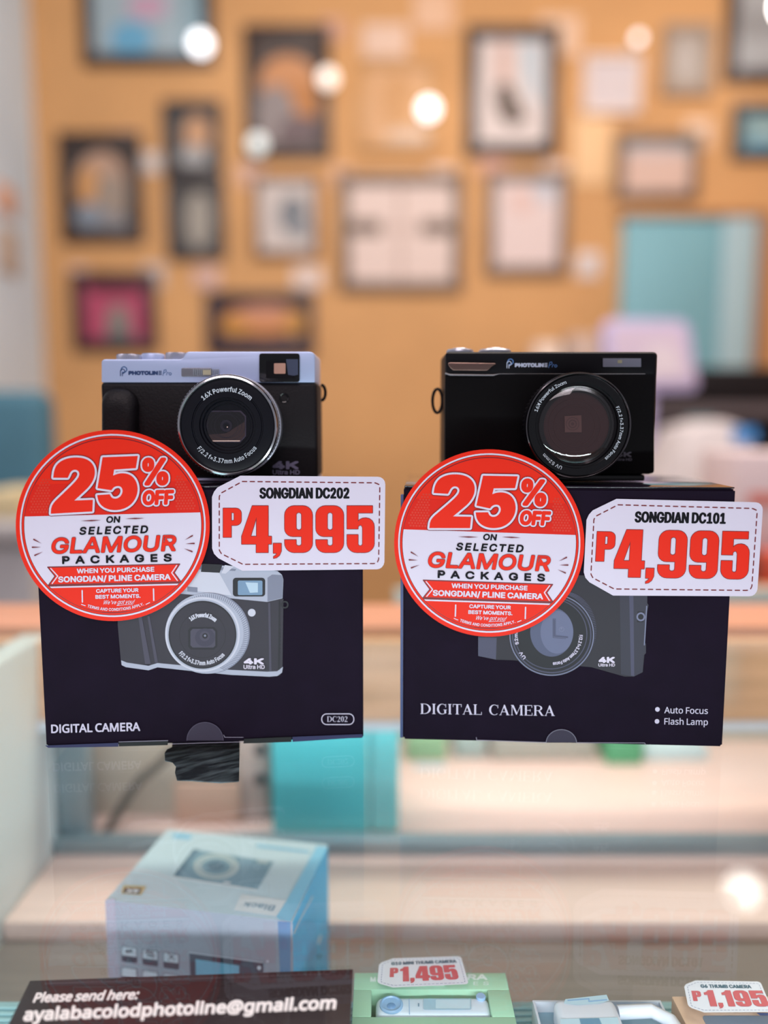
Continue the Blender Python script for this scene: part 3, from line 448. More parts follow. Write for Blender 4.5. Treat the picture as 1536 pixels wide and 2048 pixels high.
NOTO = {'a': '786;252,-11 208,-1 167,16 132,40 102,71 81,109 69,155 64,209 70,262 86,308 114,348 153,382 203,409 265,429 339,442 552,452 549,541 542,577 529,606 511,627 489,643 462,655 431,662 396,664 284,646 185,606 147,699 263,744 403,763 468,760 523,748 569,729 606,703 635,669 656,625 668,573 672,511 672,0 583,0 559,106 477,32 450,15 386,-7 346,-12;329,85 375,89 416,99 454,115 487,138 515,168 535,205 546,249 550,367 375,358 321,349 278,335 246,318 222,296 205,271 195,241 194,178 202,153 214,132 230,115 274,93',
 'b': '861;475,-14 395,-6 361,4 304,35 260,74 242,95 232,95 207,0 119,0 119,1064 242,1064 240,716 235,651 242,651 280,695 331,731 361,745 433,761 475,763 541,757 601,739 654,709 700,666 737,611 763,545 779,466 784,375 779,285 763,206 736,139 699,84 653,41 600,11 541,-8;457,88 504,93 545,107 579,130 607,162 629,204 644,253 654,311 657,377 644,501 606,590 543,643 454,661 399,657 353,644 316,622 289,592 268,553 254,505 245,447 242,380 245,309 254,252 268,203 288,162 315,130 353,107 400,93',
 'c': '672;420,-14 326,-4 283,9 243,27 206,50 174,78 145,113 121,153 102,198 88,250 80,308 77,371 80,437 89,497 103,550 123,597 148,637 178,672 211,701 249,724 290,742 333,755 429,765 539,753 626,724 588,622 510,646 426,657 329,639 260,586 218,497 204,373 208,309 218,253 235,205 258,165 289,133 325,110 369,97 419,92 527,105 613,136 613,27 530,-4',
 'd': '861;385,-14 319,-8 259,10 207,41 161,83 124,138 98,205 82,283 77,374 82,465 98,544 125,611 162,666 208,709 260,740 320,759 387,765 466,757 499,747 529,732 619,654 627,654 619,765 619,1064 742,1064 742,0 643,0 625,101 556,37 499,5 465,-6;405,88 460,92 506,105 544,125 572,153 593,190 608,235 617,288 618,439 609,496 594,546 574,588 546,620 508,644 461,658 403,662 357,658 316,643 282,618 254,583 232,540 217,491 208,434 204,371 208,308 217,252 232,203 254,162 282,130 317,107 358,93',
 'e': '790;438,-14 387,-11 338,-3 292,10 250,29 211,54 177,84 148,119 123,159 103,204 88,255 80,310 77,370 87,484 100,535 118,581 141,623 168,659 199,691 235,717 274,738 316,753 361,762 409,765 456,762 499,754 539,741 575,723 608,700 661,640 698,565 716,475 718,352 204,352 210,292 222,239 242,195 270,158 304,128 344,108 391,95 444,91 571,104 685,143 685,35 571,-2;207,450 590,450 587,495 579,536 565,572 546,604 520,630 489,649 451,660 408,664 366,660 329,650 296,632 268,607 245,576 227,539',
 'f': '482;153,0 153,655 21,655 21,713 153,755 157,866 169,923 189,971 217,1008 252,1036 294,1055 342,1067 396,1071 478,1064 542,1046 510,950 458,964 398,971 369,968 344,960 323,947 306,929 293,906 283,876 276,800 276,751 465,751 465,655 276,655 276,0',
 'g': '861;406,-336 327,-333 256,-324 192,-309 136,-289 136,-175 195,-201 261,-219 333,-230 413,-234 459,-230 499,-220 535,-202 565,-177 589,-146 607,-110 617,-69 625,99 576,50 523,14 460,-7 387,-14 318,-8 257,12 204,44 159,88 123,144 98,211 82,287 77,374 82,459 98,535 123,601 159,659 204,705 256,738 317,758 385,765 456,758 519,737 574,701 620,651 627,651 644,751 742,751 742,-13 737,-88 722,-154 696,-209 660,-255 614,-290 556,-316 487,-331;405,87 458,91 503,102 540,121 570,148 593,183 609,227 619,281 622,374 619,446 609,506 592,556 569,595 538,624 500,644 455,657 402,661 358,656 319,642 285,619 256,586 234,545 217,495 208,438 204,373 208,307 217,250 233,201 256,160 284,128 318,105 359,91',
 'h': '866;119,0 119,1064 242,1064 242,752 235,647 244,647 287,697 342,734 407,756 478,763 542,759 598,747 645,727 683,698 713,661 735,613 748,556 752,489 752,0 630,0 630,480 620,559 588,616 536,650 462,661 404,657 356,643 318,621 289,590 269,551 254,504 245,450 242,388 242,0',
 'i': '361;182,875 130,895 114,919 109,954 114,989 130,1013 182,1032 232,1013 248,989 254,954 248,919 232,895;119,0 119,751 242,751 242,0',
 'j': '361;182,875 130,895 114,919 109,954 114,989 130,1013 182,1032 232,1013 248,989 254,954 248,919 232,895;31,-336 -31,-331 -77,-319 -77,-220 -34,-230 15,-234 56,-228 90,-209 103,-194 112,-174 119,-116 119,751 242,751 242,-112 239,-162 230,-206 214,-244 192,-277 163,-303 126,-321 82,-332',
 'k': '748;119,0 119,1064 241,1064 239,450 235,387 331,497 570,751 714,751 410,430 735,0 587,0 326,350 241,276 241,0',
 'l': '361;119,0 119,1064 242,1064 242,0',
 'm': '1310;119,0 119,751 218,751 237,648 244,648 285,700 338,736 400,758 465,765 546,757 611,733 660,694 695,639 702,639 722,669 746,695 805,734 872,757 943,765 1002,761 1054,748 1098,728 1133,700 1161,662 1180,614 1192,557 1196,489 1196,0 1074,0 1074,483 1065,561 1036,617 988,650 922,661 871,657 828,645 793,626 765,598 745,563 730,521 721,471 718,415 718,0 597,0 597,483 587,561 558,617 510,650 443,661 390,657 347,644 312,622 286,591 267,552 253,506 245,451 242,389 242,0',
 'n': '866;119,0 119,751 218,751 237,648 244,648 287,700 314,720 377,749 445,763 480,765 544,761 598,748 645,728 683,700 713,662 735,614 748,557 752,489 752,0 630,0 630,480 620,559 588,616 536,650 462,661 405,657 357,644 319,622 290,591 269,552 254,506 245,451 242,389 242,0',
 'o': '847;422,-14 373,-11 328,-3 285,12 244,32 208,57 175,88 146,123 122,165 102,211 88,261 80,317 77,377 83,465 100,542 130,608 171,664 222,708 282,739 349,758 426,765 475,762 522,753 565,739 606,719 643,694 675,664 728,588 747,542 761,492 769,437 772,377 766,289 748,211 719,145 677,88 626,44 566,12 498,-8;424,88 477,93 523,108 561,132 591,166 614,208 631,258 641,314 644,377 641,440 631,495 614,544 591,585 561,619 522,642 477,656 423,661 369,656 324,642 286,619 256,585 234,544 217,495 208,440 204,377 208,314 218,258 234,208 257,166 287,132 325,108 371,93',
 'p': '861;119,-336 119,751 220,751 237,648 281,694 331,731 360,746 433,763 476,765 542,759 601,741 654,710 700,668 737,614 763,547 779,468 784,377 779,287 763,208 737,141 700,85 654,42 601,11 541,-8 475,-14 395,-6 331,19 242,95 234,95 242,-28 242,-336;457,88 519,98 546,110 569,126 608,171 635,229 657,378 654,439 644,494 629,542 607,584 579,618 544,642 502,656 454,661 401,657 356,645 320,625 292,597 271,560 256,515 246,462 242,377 245,311 254,254 268,205 288,163 315,130 353,107 400,93',
 'q': '861;619,-336 620,43 626,101 618,101 579,57 529,20 464,-6 382,-14 318,-8 259,10 207,41 162,83 125,138 98,205 82,283 77,374 82,465 99,544 125,611 163,666 209,709 262,740 321,759 387,765 429,763 501,746 557,713 602,672 620,648 644,751 742,751 742,-336;406,88 460,92 505,104 542,124 571,152 592,188 607,233 617,286 620,373 617,440 609,498 594,548 573,589 544,621 507,644 460,658 403,662 356,658 315,643 281,618 254,583 232,540 217,491 208,434 204,371 208,308 217,253 232,204 254,163 282,130 317,107 358,93',
 'r': '578;119,0 119,751 220,751 234,613 281,671 333,720 396,754 431,762 469,765 515,763 557,756 542,643 461,653 405,645 353,621 308,583 272,533 250,471 242,401 242,0',
 's': '671;308,-14 173,-1 73,34 73,146 181,104 311,85 392,93 423,102 447,116 465,132 478,151 486,172 489,196 473,246 418,291 179,398 99,465 78,510 71,566 76,611 91,650 115,684 149,713 191,736 239,752 293,761 353,765 481,751 592,714 550,616 451,650 345,664 278,658 229,639 199,610 189,573 207,520 268,478 504,375 581,307 601,262 608,207 603,156 588,111 562,73 527,42 482,18 431,0 373,-11',
 't': '506;349,-14 240,6 195,34 160,77 146,105 131,176 129,655 22,655 22,714 130,763 179,923 252,923 252,751 469,751 469,655 252,655 254,189 260,162 271,138 303,105 345,89 370,87 427,92 475,102 475,8 419,-8',
 'u': '866;384,-14 320,-10 265,2 218,23 179,51 149,89 128,136 115,193 111,259 111,751 235,751 235,268 246,189 277,133 329,99 402,88 460,93 508,106 546,128 575,158 596,197 611,244 620,298 623,360 623,751 746,751 746,0 646,0 627,99 578,48 521,13 454,-7',
 'v': '711;284,0 0,751 132,751 338,167 352,109 420,308 580,751 711,751 426,0',
 'w': '1101;221,1 15,752 143,752 276,230 296,127 352,329 485,752 619,752 778,225 798,129 959,752 1085,752 877,1 732,1 572,537 552,623 496,423 361,1',
 'x': '741;25,0 297,384 38,751 178,751 371,468 563,751 702,751 443,384 716,0 576,0 371,300 164,0',
 'y': '714;118,-336 59,-333 15,-325 15,-227 98,-235 129,-233 180,-215 202,-199 237,-157 265,-102 304,-3 1,751 133,751 296,324 333,216 359,119 581,751 714,751 370,-154 346,-199 319,-239 289,-273 255,-301 215,-320 169,-332',
 'z': '658;55,0 55,81 458,655 78,655 78,751 594,751 594,658 196,95 604,95 604,0',
 'A': '895;0,0 391,1004 504,1004 894,0 763,0 643,310 246,310 127,0;289,422 605,422 479,765 445,874 402,724',
 'B': '910;136,0 136,1000 510,997 586,986 651,969 705,945 747,912 777,869 795,816 801,752 798,710 789,671 774,637 752,606 725,579 692,558 654,542 611,531 611,524 725,487 770,455 805,412 827,355 835,284 829,220 811,164 782,115 742,74 691,42 631,19 564,5 487,0;262,574 506,577 555,585 594,597 623,616 644,639 659,667 668,700 671,738 667,776 656,809 638,836 613,856 579,872 537,883 487,890 262,892;262,106 464,106 525,110 576,119 617,136 648,158 671,186 687,218 697,254 700,294 697,331 687,365 670,395 646,421 614,442 571,457 518,466 262,469',
 'C': '885;545,-14 472,-10 405,2 344,21 290,49 242,84 200,125 165,173 137,228 114,289 98,355 89,426 85,501 89,575 99,644 117,708 141,768 172,823 209,871 253,913 304,949 361,977 423,998 492,1010 566,1014 642,1010 714,999 780,981 842,955 791,849 688,887 564,903 488,897 421,876 361,843 311,796 270,737 242,668 224,589 218,500 224,412 240,333 267,264 305,205 353,158 412,124 482,103 563,97 688,108 803,136 803,27 687,-4',
 'D': '1022;136,0 136,1000 444,1000 517,996 585,986 648,968 706,944 758,913 804,875 843,830 877,779 903,722 922,658 933,587 937,510 928,391 902,288 859,200 799,128 723,72 634,32 531,8 415,0;262,108 398,108 575,133 702,207 779,332 804,506 798,599 779,679 748,746 705,799 651,840 586,869 511,886 426,892 262,892',
 'E': '779;136,0 136,1000 695,1000 695,889 262,889 262,577 669,577 669,468 262,468 262,111 695,111 695,0',
 'F': '727;136,0 136,1000 695,1000 695,889 262,889 262,535 668,535 668,424 262,424 262,0',
 'G': '1020;564,-14 490,-10 421,2 359,21 303,48 252,83 209,124 172,172 141,226 117,287 99,352 89,424 85,500 89,576 101,646 120,712 147,772 181,826 222,874 270,915 324,950 385,978 452,998 525,1010 604,1014 763,999 902,955 854,846 735,887 597,903 512,897 437,876 372,843 317,796 273,737 242,668 223,589 217,500 219,442 239,337 256,289 278,246 305,208 338,174 377,146 421,124 472,108 530,98 594,95 706,102 790,119 790,416 570,416 570,528 916,528 916,38 752,-1',
 'H': '1038;136,0 136,1000 262,1000 262,577 775,577 775,1000 901,1000 901,0 775,0 775,466 262,466 262,0',
 'I': '475;56,0 56,73 174,99 174,899 56,927 56,1000 417,1000 417,927 300,899 300,99 417,73 417,0',
 'J': '382;-6,-266 -64,-261 -109,-248 -109,-141 -62,-151 -8,-155 58,-141 109,-92 129,6 129,1000 255,1000 255,15 250,-52 237,-110 215,-158 183,-197 145,-228 100,-249 50,-262',
 'K': '867;136,0 136,1000 262,1000 262,507 704,1000 852,1000 455,564 867,0 718,0 364,478 262,388 262,0',
 'L': '734;136,0 136,1000 262,1000 262,112 699,112 699,0',
 'M': '1270;136,0 136,1000 322,1000 630,181 950,1000 1134,1000 1134,0 1010,0 1013,759 1020,875 681,0 577,0 248,877 252,606 252,0',
 'N': '1064;136,0 136,1000 282,1000 815,172 817,239 811,436 811,1000 929,1000 929,0 782,0 246,831 252,559 252,0',
 'O': '1094;548,-14 473,-10 405,2 344,22 289,50 241,86 199,128 164,176 136,231 114,292 98,357 89,428 85,503 89,577 98,647 114,712 136,772 164,826 199,874 241,916 289,951 344,979 406,999 474,1011 549,1015 621,1011 687,999 747,980 801,952 849,917 891,875 927,827 956,772 979,712 995,647 1005,577 1008,501 1005,426 995,356 979,291 956,230 927,176 891,128 849,86 801,50 747,22 687,2 620,-10;548,95 627,102 695,122 752,156 797,204 831,263 856,332 870,412 875,501 870,591 856,670 831,739 797,798 752,844 696,878 628,898 549,905 470,898 402,878 345,844 299,798 264,739 239,670 224,591 218,501 223,412 238,332 263,263 298,204 344,156 401,122 468,102',
 'P': '847;136,0 136,1000 401,1000 492,995 570,981 635,957 686,923 725,881 754,830 770,772 776,706 774,665 767,626 739,551 717,517 689,486 655,458 614,434 566,415 511,401 448,392 262,389 262,0;262,497 430,500 487,509 536,523 576,543 606,571 628,606 641,649 646,700 642,746 630,785 611,818 584,845 549,865 505,880 451,889 262,892',
 'Q': '1094;776,-238 583,-13 473,-10 405,2 344,22 289,50 241,86 199,128 164,176 136,231 114,292 98,357 89,428 85,503 89,577 98,647 114,712 136,772 164,826 199,874 241,916 289,951 344,979 406,999 474,1011 549,1015 621,1011 687,999 747,980 801,952 849,917 891,875 927,827 956,772 979,712 995,647 1005,577 1008,501 1004,413 990,332 967,257 935,189 894,130 844,80 785,41 717,11 957,-238;548,95 627,102 695,122 752,156 797,204 831,263 856,332 870,412 875,501 870,591 856,670 831,739 797,798 752,844 696,878 628,898 549,905 470,898 402,878 345,844 299,798 264,739 239,670 224,591 218,501 223,412 238,332 263,263 298,204 344,156 401,122 468,102',
 'R': '871;136,0 136,1000 412,1000 499,996 574,982 636,960 687,929 726,889 754,841 770,783 776,716 769,643 746,583 713,535 672,498 576,448 850,0 703,0 461,413 262,413 262,0;262,520 469,523 517,532 558,547 590,568 614,595 632,628 642,666 646,710 642,756 631,794 613,825 587,849 553,868 512,880 462,888 262,891',
 'S': '769;346,-14 190,-1 71,34 71,154 197,113 352,95 404,98 450,106 488,120 520,139 545,162 563,190 573,221 577,256 556,339 484,401 282,487 230,514 186,543 149,576 121,612 100,655 88,704 84,759 94,833 107,866 125,896 173,946 237,983 275,997 358,1012 403,1014 555,999 679,958 640,850 527,888 401,903 357,901 318,893 286,881 259,863 238,842 223,817 214,789 211,758 232,674 301,613 579,487 633,446 672,398 695,339 703,268 697,205 679,149 649,101 606,60 554,28 493,5 424,-9',
 'T': '779;326,0 326,889 14,889 14,1000 763,1000 763,889 452,889 452,0',
 'U': '1024;507,-14 419,-8 343,11 278,43 223,88 181,142 150,205 132,276 126,356 126,1000 252,1000 252,352 256,294 268,243 289,199 317,162 354,133 399,112 452,99 514,95 577,100 631,113 676,136 711,167 737,206 756,250 768,299 772,353 772,1000 896,1000 894,302 886,254 873,209 831,126 801,91 767,61 726,34 680,13 628,-2 571,-11',
 'V': '840;357,0 0,1000 132,1000 395,243 420,140 445,244 707,1000 840,1000 483,0',
 'W': '1303;282,0 17,1000 148,1000 333,265 352,151 373,270 405,396 581,1000 711,1000 895,392 929,264 950,151 969,264 1153,1000 1284,1000 1018,0 891,0 655,809 646,853 631,775 409,0',
 'X': '821;6,0 338,521 27,1000 167,1000 412,608 658,1000 791,1000 482,524 815,0 672,0 408,434 139,0',
 'Y': '793;333,0 333,382 0,1000 137,1000 396,508 657,1000 793,1000 459,388 459,0',
 'Z': '801;53,0 53,95 580,888 70,888 70,1000 732,1000 732,905 206,112 746,112 746,0',
 '@': '1259;606,-125 527,-121 453,-109 385,-90 324,-63 268,-29 220,12 178,60 144,114 116,175 97,241 85,314 81,392 91,518 104,577 144,688 203,784 239,827 280,866 325,900 426,954 483,974 544,989 608,997 675,1000 746,996 813,985 875,966 934,940 988,906 1036,867 1077,820 1113,768 1141,709 1162,645 1174,575 1178,500 1163,374 1118,263 1042,183 993,160 936,153 905,155 878,162 854,174 817,209 795,251 789,275 782,275 750,227 707,188 681,172 652,161 584,153 534,157 490,171 452,193 419,224 394,263 376,307 365,357 361,413 370,500 382,540 418,610 442,640 501,688 535,705 573,718 614,726 658,728 779,718 873,695 857,360 864,299 872,278 883,263 911,245 944,239 984,248 1018,275 1064,370 1080,501 1077,564 1067,622 1050,674 1027,722 999,764 965,802 926,833 883,860 836,881 785,896 732,905 675,908 598,903 528,891 464,871 405,842 354,806 309,763 270,715 239,660 214,601 196,537 186,469 182,396 189,299 209,213 244,140 291,78 352,30 425,-5 510,-25 606,-32 770,-13 908,28 908,-67 772,-109;602,239 639,243 670,254 695,273 716,298 743,366 755,451 763,626 717,636 660,640 598,632 549,606 513,568 489,520 471,410 473,369 480,333 491,303 506,280 526,262 548,250 574,242',
 '.': '375;186,-20 126,3 107,32 101,76 107,120 126,148 186,169 249,148 268,120 275,76 268,32 249,3',
 ':': '375;186,580 126,602 107,632 101,675 107,720 115,737 126,749 186,770 249,749 260,737 273,700 273,652 260,615 249,602;186,-20 126,3 107,32 101,76 107,120 126,148 186,169 249,148 268,120 275,76 268,32 249,3'}
INTER_G = decode(INTER); NOTO_G = decode(NOTO)
INTER_G['I'] = (363.0, [[(118, 0), (118, 1000), (245, 1000), (245, 0)]])
NOTO_G['I'] = (390.0, [[(132, 0), (132, 1000), (258, 1000), (258, 0)]])

# heavy condensed price numerals, cell height 100
def _u(top, w_, a, b, sb):   # the U at the foot of a 9 or 5
    return [(0, top), (a, top), (a, sb + 5)] + [((a + b) / 2 - (b - a) / 2 * math.cos(math.radians(t)), sb + 5 - 5 * math.sin(math.radians(t))) for t in range(20, 180, 20)] + \
           [(b, sb + 5), (b, top), (w_, top), (w_, 20)] + [(w_ - 20 + 20 * math.cos(math.radians(t)), 20 - 20 * math.sin(math.radians(t))) for t in range(15, 91, 15)] + \
           [(20 - 20 * math.sin(math.radians(t)), 20 - 20 * math.cos(math.radians(t))) for t in range(0, 91, 15)]
NUM = {
 '9': (66, [[rr(0, 100, 58.7, 34.4, (20, 20, 4, 17)), rr(24.2, 86, 35.8, 48, 5.7)], [rr(35.8, 80, 58.7, 18)], [_u(27, 58.7, 24.2, 35.8, 14)]]),
 '5': (66, [[rr(0, 100, 53.8, 85)], [rr(0, 100, 23.2, 50.7)],
            [[(23.2, 55), (23.2, 66.7), (27, 70.5), (33, 73.3), (40, 74), (47, 72.5), (53, 68), (56.5, 61.5), (57.4, 55), (57.4, 18), (32.8, 18), (32.8, 53), (31, 57.5), (28, 59), (25, 57.5)]],
            [_u(38, 57.4, 23.2, 32.8, 14)]]),
 '4': (67, [[[(22.4, 100), (56, 100), (56, 34.5), (63, 34.5), (63, 18), (56, 18), (56, 0), (30.8, 0), (30.8, 18), (0, 18), (0, 34.5)], [(19, 34.5), (31.4, 34.5), (31.4, 76)]]]),
 '1': (46, [[[(0, 72), (0, 84), (9, 88), (15, 94), (18, 100), (38, 100), (38, 0), (13, 0), (13, 72)]]]),
 ',': (24, [[[(0, 19.5), (16.8, 19.5), (16.8, 3), (13, -6), (7, -11), (0.5, -12.5), (0.5, -9), (5, -6), (7.5, -1.5), (0, -1.5)]]]),
 'P': (60, [[rr(0, 100, 25.6, 0)], [rr(0, 100, 57, 41, (0, 18, 18, 0)), rr(25.6, 85, 34.5, 57, (0, 4, 4, 0))]]),
}
def price(art, t, x0, x1, base, cap, fill, rim, rimw):
    W = sum(NUM[c][0] for c in t) - 8; sx = (x1 - x0) / W; sy = cap / 100.0
    for layer, m, wd in ((0, rim, rimw), (1, fill, 0)):
        x = 0; out = []
        for c in t:
            for loops in NUM[c][1]: out.append([[(x0 + (x + p[0]) * sx, base - p[1] * sy) for p in l] for l in loops])
            x += NUM[c][0]
        art.glyphs([[l[::-1] if (i == 0) == (area2(l) < 0) else l for i, l in enumerate(L)] for L in out], m, (wd, wd)); art.up()
# book-face capitals, cell height 1000
def _e(cx, cy, rx, ry, a0, a1, n=16): return [(cx + rx * math.cos(math.radians(a0 + (a1 - a0) * i / n)), cy + ry * math.sin(math.radians(a0 + (a1 - a0) * i / n))) for i in range(n + 1)]
def _st(x, w_=150, y0=0, y1=1000): return [[(x, y0), (x + w_, y0), (x + w_, y1), (x, y1)]]
def _sf(x, w_, y): return [[(x - 65, y), (x + w_ + 65, y), (x + w_ + 65, y + 48), (x - 65, y + 48)]]
def _stem(x, w_=150): return [_st(x, w_), _sf(x, w_, 0), _sf(x, w_, 952)]
SERIF = {
 'D': (930, _stem(90) + [[_e(330, 500, 540, 500, 90, -90) + _e(330, 500, 375, 448, -90, 90)]]),
 'I': (400, _stem(115)),
 'G': (900, [[_e(460, 500, 420, 515, 48, 312) + _e(490, 500, 290, 462, 312, 48)], _st(640, 150, 80, 440), _sf(640, 150, 400), _st(735, 45, 660, 985)]),
 'C': (850, [[_e(460, 500, 420, 515, 48, 312) + _e(490, 500, 290, 462, 312, 48)], _st(735, 45, 660, 985)]),
 'T': (800, _stem(320) + [_st(40, 710, 945, 1000), _st(40, 45, 720, 1000), _st(705, 45, 720, 1000)]),
 'A': (900, [[[(90, 0), (140, 0), (470, 900), (440, 1000), (410, 1000)]], [[(640, 0), (810, 0), (480, 1010), (400, 1010), (370, 850)]], _st(240, 350, 290, 345), _sf(95, 50, 0), _sf(650, 150, 0)]),
 'L': (760, _stem(90) + [_st(90, 610, 0, 52), _st(655, 45, 0, 270)]),
 'M': (1130, [_st(130, 60), _st(850, 150), _sf(130, 60, 0), _sf(850, 150, 0), _sf(850, 150, 952), [[(65, 952), (65, 1000), (250, 1000), (250, 952)]], [[(130, 1000), (290, 1000), (570, 250), (500, 60)]], [[(500, 60), (545, 60), (900, 1000), (850, 1000)]]]),
 'E': (770, _stem(90) + [_st(90, 600, 0, 52), _st(90, 580, 948, 1000), _st(90, 450, 480, 532), _st(655, 45, 0, 260), _st(630, 45, 760, 1000), _st(500, 42, 390, 620)]),
 'R': (890, _stem(90) + [[_e(360, 735, 370, 265, 90, -90) + _e(360, 735, 215, 215, -90, 90)], _st(200, 170, 948, 1000), _st(200, 170, 470, 522), [[(380, 500), (540, 500), (800, 45), (870, 45), (870, 0), (650, 0)]]]),
 '0': (640, [[_e(310, 500, 270, 505, 0, 360, 32)[:-1], _e(310, 500, 125, 455, 0, 360, 32)[:-1]]]),
 '2': (640, [[_e(300, 730, 245, 270, 165, -20) + [(360, 390), (215, 130), (560, 130), (560, 0), (40, 0), (40, 60), (320, 420)] + _e(280, 730, 110, 215, -20, 165)]]),
}
def serif(art, t, x0, x1, base, cap, m, rot=0.0):
    W = sum(500 if c == ' ' else SERIF[c][0] for c in t) - 60; sx = (x1 - x0) / W; sy = cap / 1000.0; x = -25
    sl = math.tan(math.radians(rot))
    for c in t:
        if c == ' ': x += 500; continue
        out = []
        for loops in SERIF[c][1]:
            L = [[(x0 + (x + p[0]) * sx, base - p[1] * sy - (x + p[0]) * sx * sl) for p in l] for l in loops]
            out.append([l[::-1] if (i == 0) == (area2(l) < 0) else l for i, l in enumerate(L)])
        polys = []
        for L in out:
            pts = [p for l in L for p in l]
            for tr_ in tessellate_polygon([[Vector((px, py, 0)) for px, py in l] for l in L]): polys.append([pts[k] for k in tr_])
        v, tr_ = union(polys); art._put(v, tr_, m)
        x += SERIF[c][0]

# ---------------------------------------------------------------- shared materials
white_print = mat('white_print', (224, 212, 230), 0.5)
red_print = mat('red_print', (240, 40, 14), 0.5, spec=0.25)
deep_red_print = mat('deep_red_print', (226, 32, 14), 0.5, spec=0.25)
dark_red_print = mat('dark_red_print', (120, 12, 28), 0.45)
red_dot = mat('red_dot_print', (222, 52, 30), 0.4)
black_print = mat('black_print', (12, 9, 18), 0.6, spec=0.2)
silver = mat('satin_silver', (200, 202, 216), 0.32, metal=0.75)
silver_paint = mat('silver_paint', (192, 206, 242), 0.42, metal=0.3)
chrome = mat('chrome', (210, 210, 215), 0.15, metal=1.0)
leather = mat('black_leatherette', (16, 11, 16), 0.55, spec=0.3, bump=(900, 0.5))
leather2 = mat('black_fine_leatherette', (7, 5, 7), 0.65, spec=0.12, bump=(1500, 0.25))
gloss_black = mat('gloss_black', (8, 8, 11), 0.12, spec=0.5)
satin_black = mat('satin_black', (11, 9, 15), 0.42, spec=0.2)
face_black = mat('lens_face_black', (10, 10, 20), 0.35, spec=0.3)
carton = mat('navy_black_carton', (25, 14, 32), 0.65, spec=0.1, noise=(60, 0.12))
carton_side = mat('blue_carton_edge', (72, 84, 130), 0.5)
lilac_print = mat('lilac_print', (214, 204, 226), 0.5)
clear_pane = glass('clear_pane', (0.97, 0.97, 0.98), 0.04, 0.02, 0.3)
lid_film = mat('laminated_lid', (30, 24, 38), 0.12, spec=0.8, coat=0.8)

# ---------------------------------------------------------------- setting
STRUCT_LABELS.update({
 'wall_back': 'orange tan back wall carrying the framed pictures',
 'wall_left': 'pale grey side wall at the left of the picture wall',
 'floor': 'floor of the shop behind the counter',
 'ceiling': 'ceiling of the shop',
 'wall_right': 'tan side wall at the right',
 'door_1': 'pale blue doorway panel in the orange wall'})
WALL_Y = 3.0
wall_m = mat('orange_tan_wall', (208, 158, 106), 0.75, noise=(2.0, 0.10))
grey_wall = mat('pale_grey_wall', (214, 232, 250), 0.8, noise=(1.5, 0.05))
floor_m = mat('grey_floor', (150, 135, 120), 0.5, noise=(5, 0.1))
ceil_m = mat('white_ceiling', (225, 222, 218), 0.8)
XL = -1.30; XR = 2.1
structure('wall_back', MB().box((XL - 0.1, WALL_Y, -0.95), (XR + 0.1, WALL_Y + 0.1, 2.0), wall_m))
structure('wall_left', MB().box((XL - 0.1, 0.9, -0.95), (XL, WALL_Y, 2.0), grey_wall))
structure('wall_right', MB().box((XR, 0.9, -0.95), (XR + 0.1, WALL_Y, 2.0), wall_m))
structure('floor', MB().box((XL - 0.1, -1.6, -1.0), (XR + 0.1, WALL_Y + 0.1, -0.95), floor_m))
structure('ceiling', MB().box((XL - 0.1, -1.6, 2.0), (XR + 0.1, WALL_Y + 0.1, 2.05), ceil_m))
# doorway panel
d0 = at(1243, 440, WALL_Y); d1 = at(1508, 440, WALL_Y)
teal_door = mat('pale_blue_door', (118, 172, 188), 0.6, noise=(3, 0.06)); pale_door = mat('paler_door_edge', (160, 190, 202), 0.6)
door_trim = mat('brown_door_trim', (150, 110, 80), 0.5)
mb = MB().box((d0.x, WALL_Y - 0.03, -0.95), (at(1440, 440, WALL_Y).x, WALL_Y + 0.001, d0.z), teal_door, 0.004)
mb.box((at(1440, 440, WALL_Y).x, WALL_Y - 0.04, -0.95), (d1.x, WALL_Y + 0.001, d0.z), pale_door, 0.004)
mb.box((d1.x, WALL_Y - 0.05, -0.95), (d1.x + 0.05, WALL_Y + 0.001, d0.z + 0.02), door_trim, 0.004)
mb.box((d0.x - 0.02, WALL_Y - 0.045, d0.z), (d1.x + 0.05, WALL_Y + 0.001, d0.z + 0.02), door_trim, 0.004)
structure('door_1', mb)
# ---------------------------------------------------------------- the glass display case
case = thing('display_case', 'display case under the glass counter top, with pale wood deck and white end panel', 'display case', (0, 0.4, -0.2))
pale_wood = wood('pale_wood', (232, 202, 194), 0.06)
rail_wood = wood('rail_wood', (216, 158, 128), 0.08)
grey_wood = wood('grey_brown_board', (130, 120, 116), 0.14)
white_panel = mat('white_panel', (232, 238, 240), 0.55)
alu = mat('aluminium', (150, 165, 172), 0.4, metal=0.5)
top_glass = glass('counter_glass', (0.94, 0.985, 0.97), 0.04, 0.0, 0.55)
shelf_pad = mat('ribbed_teal_pad', (160, 200, 206), 0.5)
tag(MB().box((-0.60, 0.10, -0.006), (0.60, 0.640, 0.0), top_glass).build('glass_counter_top', None, (0, 0.37, -0.006)), 'clear glass counter top carrying both navy cartons', 'counter top')
MB().box((-0.60, 0.642, -0.02), (0.60, 0.725, 0.001), rail_wood, 0.002).build('rear_top_board', case)
MB().box((-0.60, 0.622, -0.075), (0.60, 0.640, -0.0075), wood('rear_rail_wood', (242, 188, 150), 0.12), 0.002).build('rear_rail', case)
MB().box((-0.60, 0.618, -0.083), (0.60, 0.6405, -0.0755), mat('pale_strip', (228, 238, 252), 0.4), 0.001).build('rail_strip', case)
MB().box((-0.31, 0.10, -0.30), (-0.288, 0.66, -0.0065), white_panel, 0.001).build('end_panel', case)
MB().box((-0.287, 0.642, -0.20), (-0.262, 0.665, -0.021), alu, 0.002).build('corner_post', case)
MB().box((-0.287, 0.540, -0.215), (0.60, 0.90, -0.2), pale_wood, 0.002).build('deck', case)
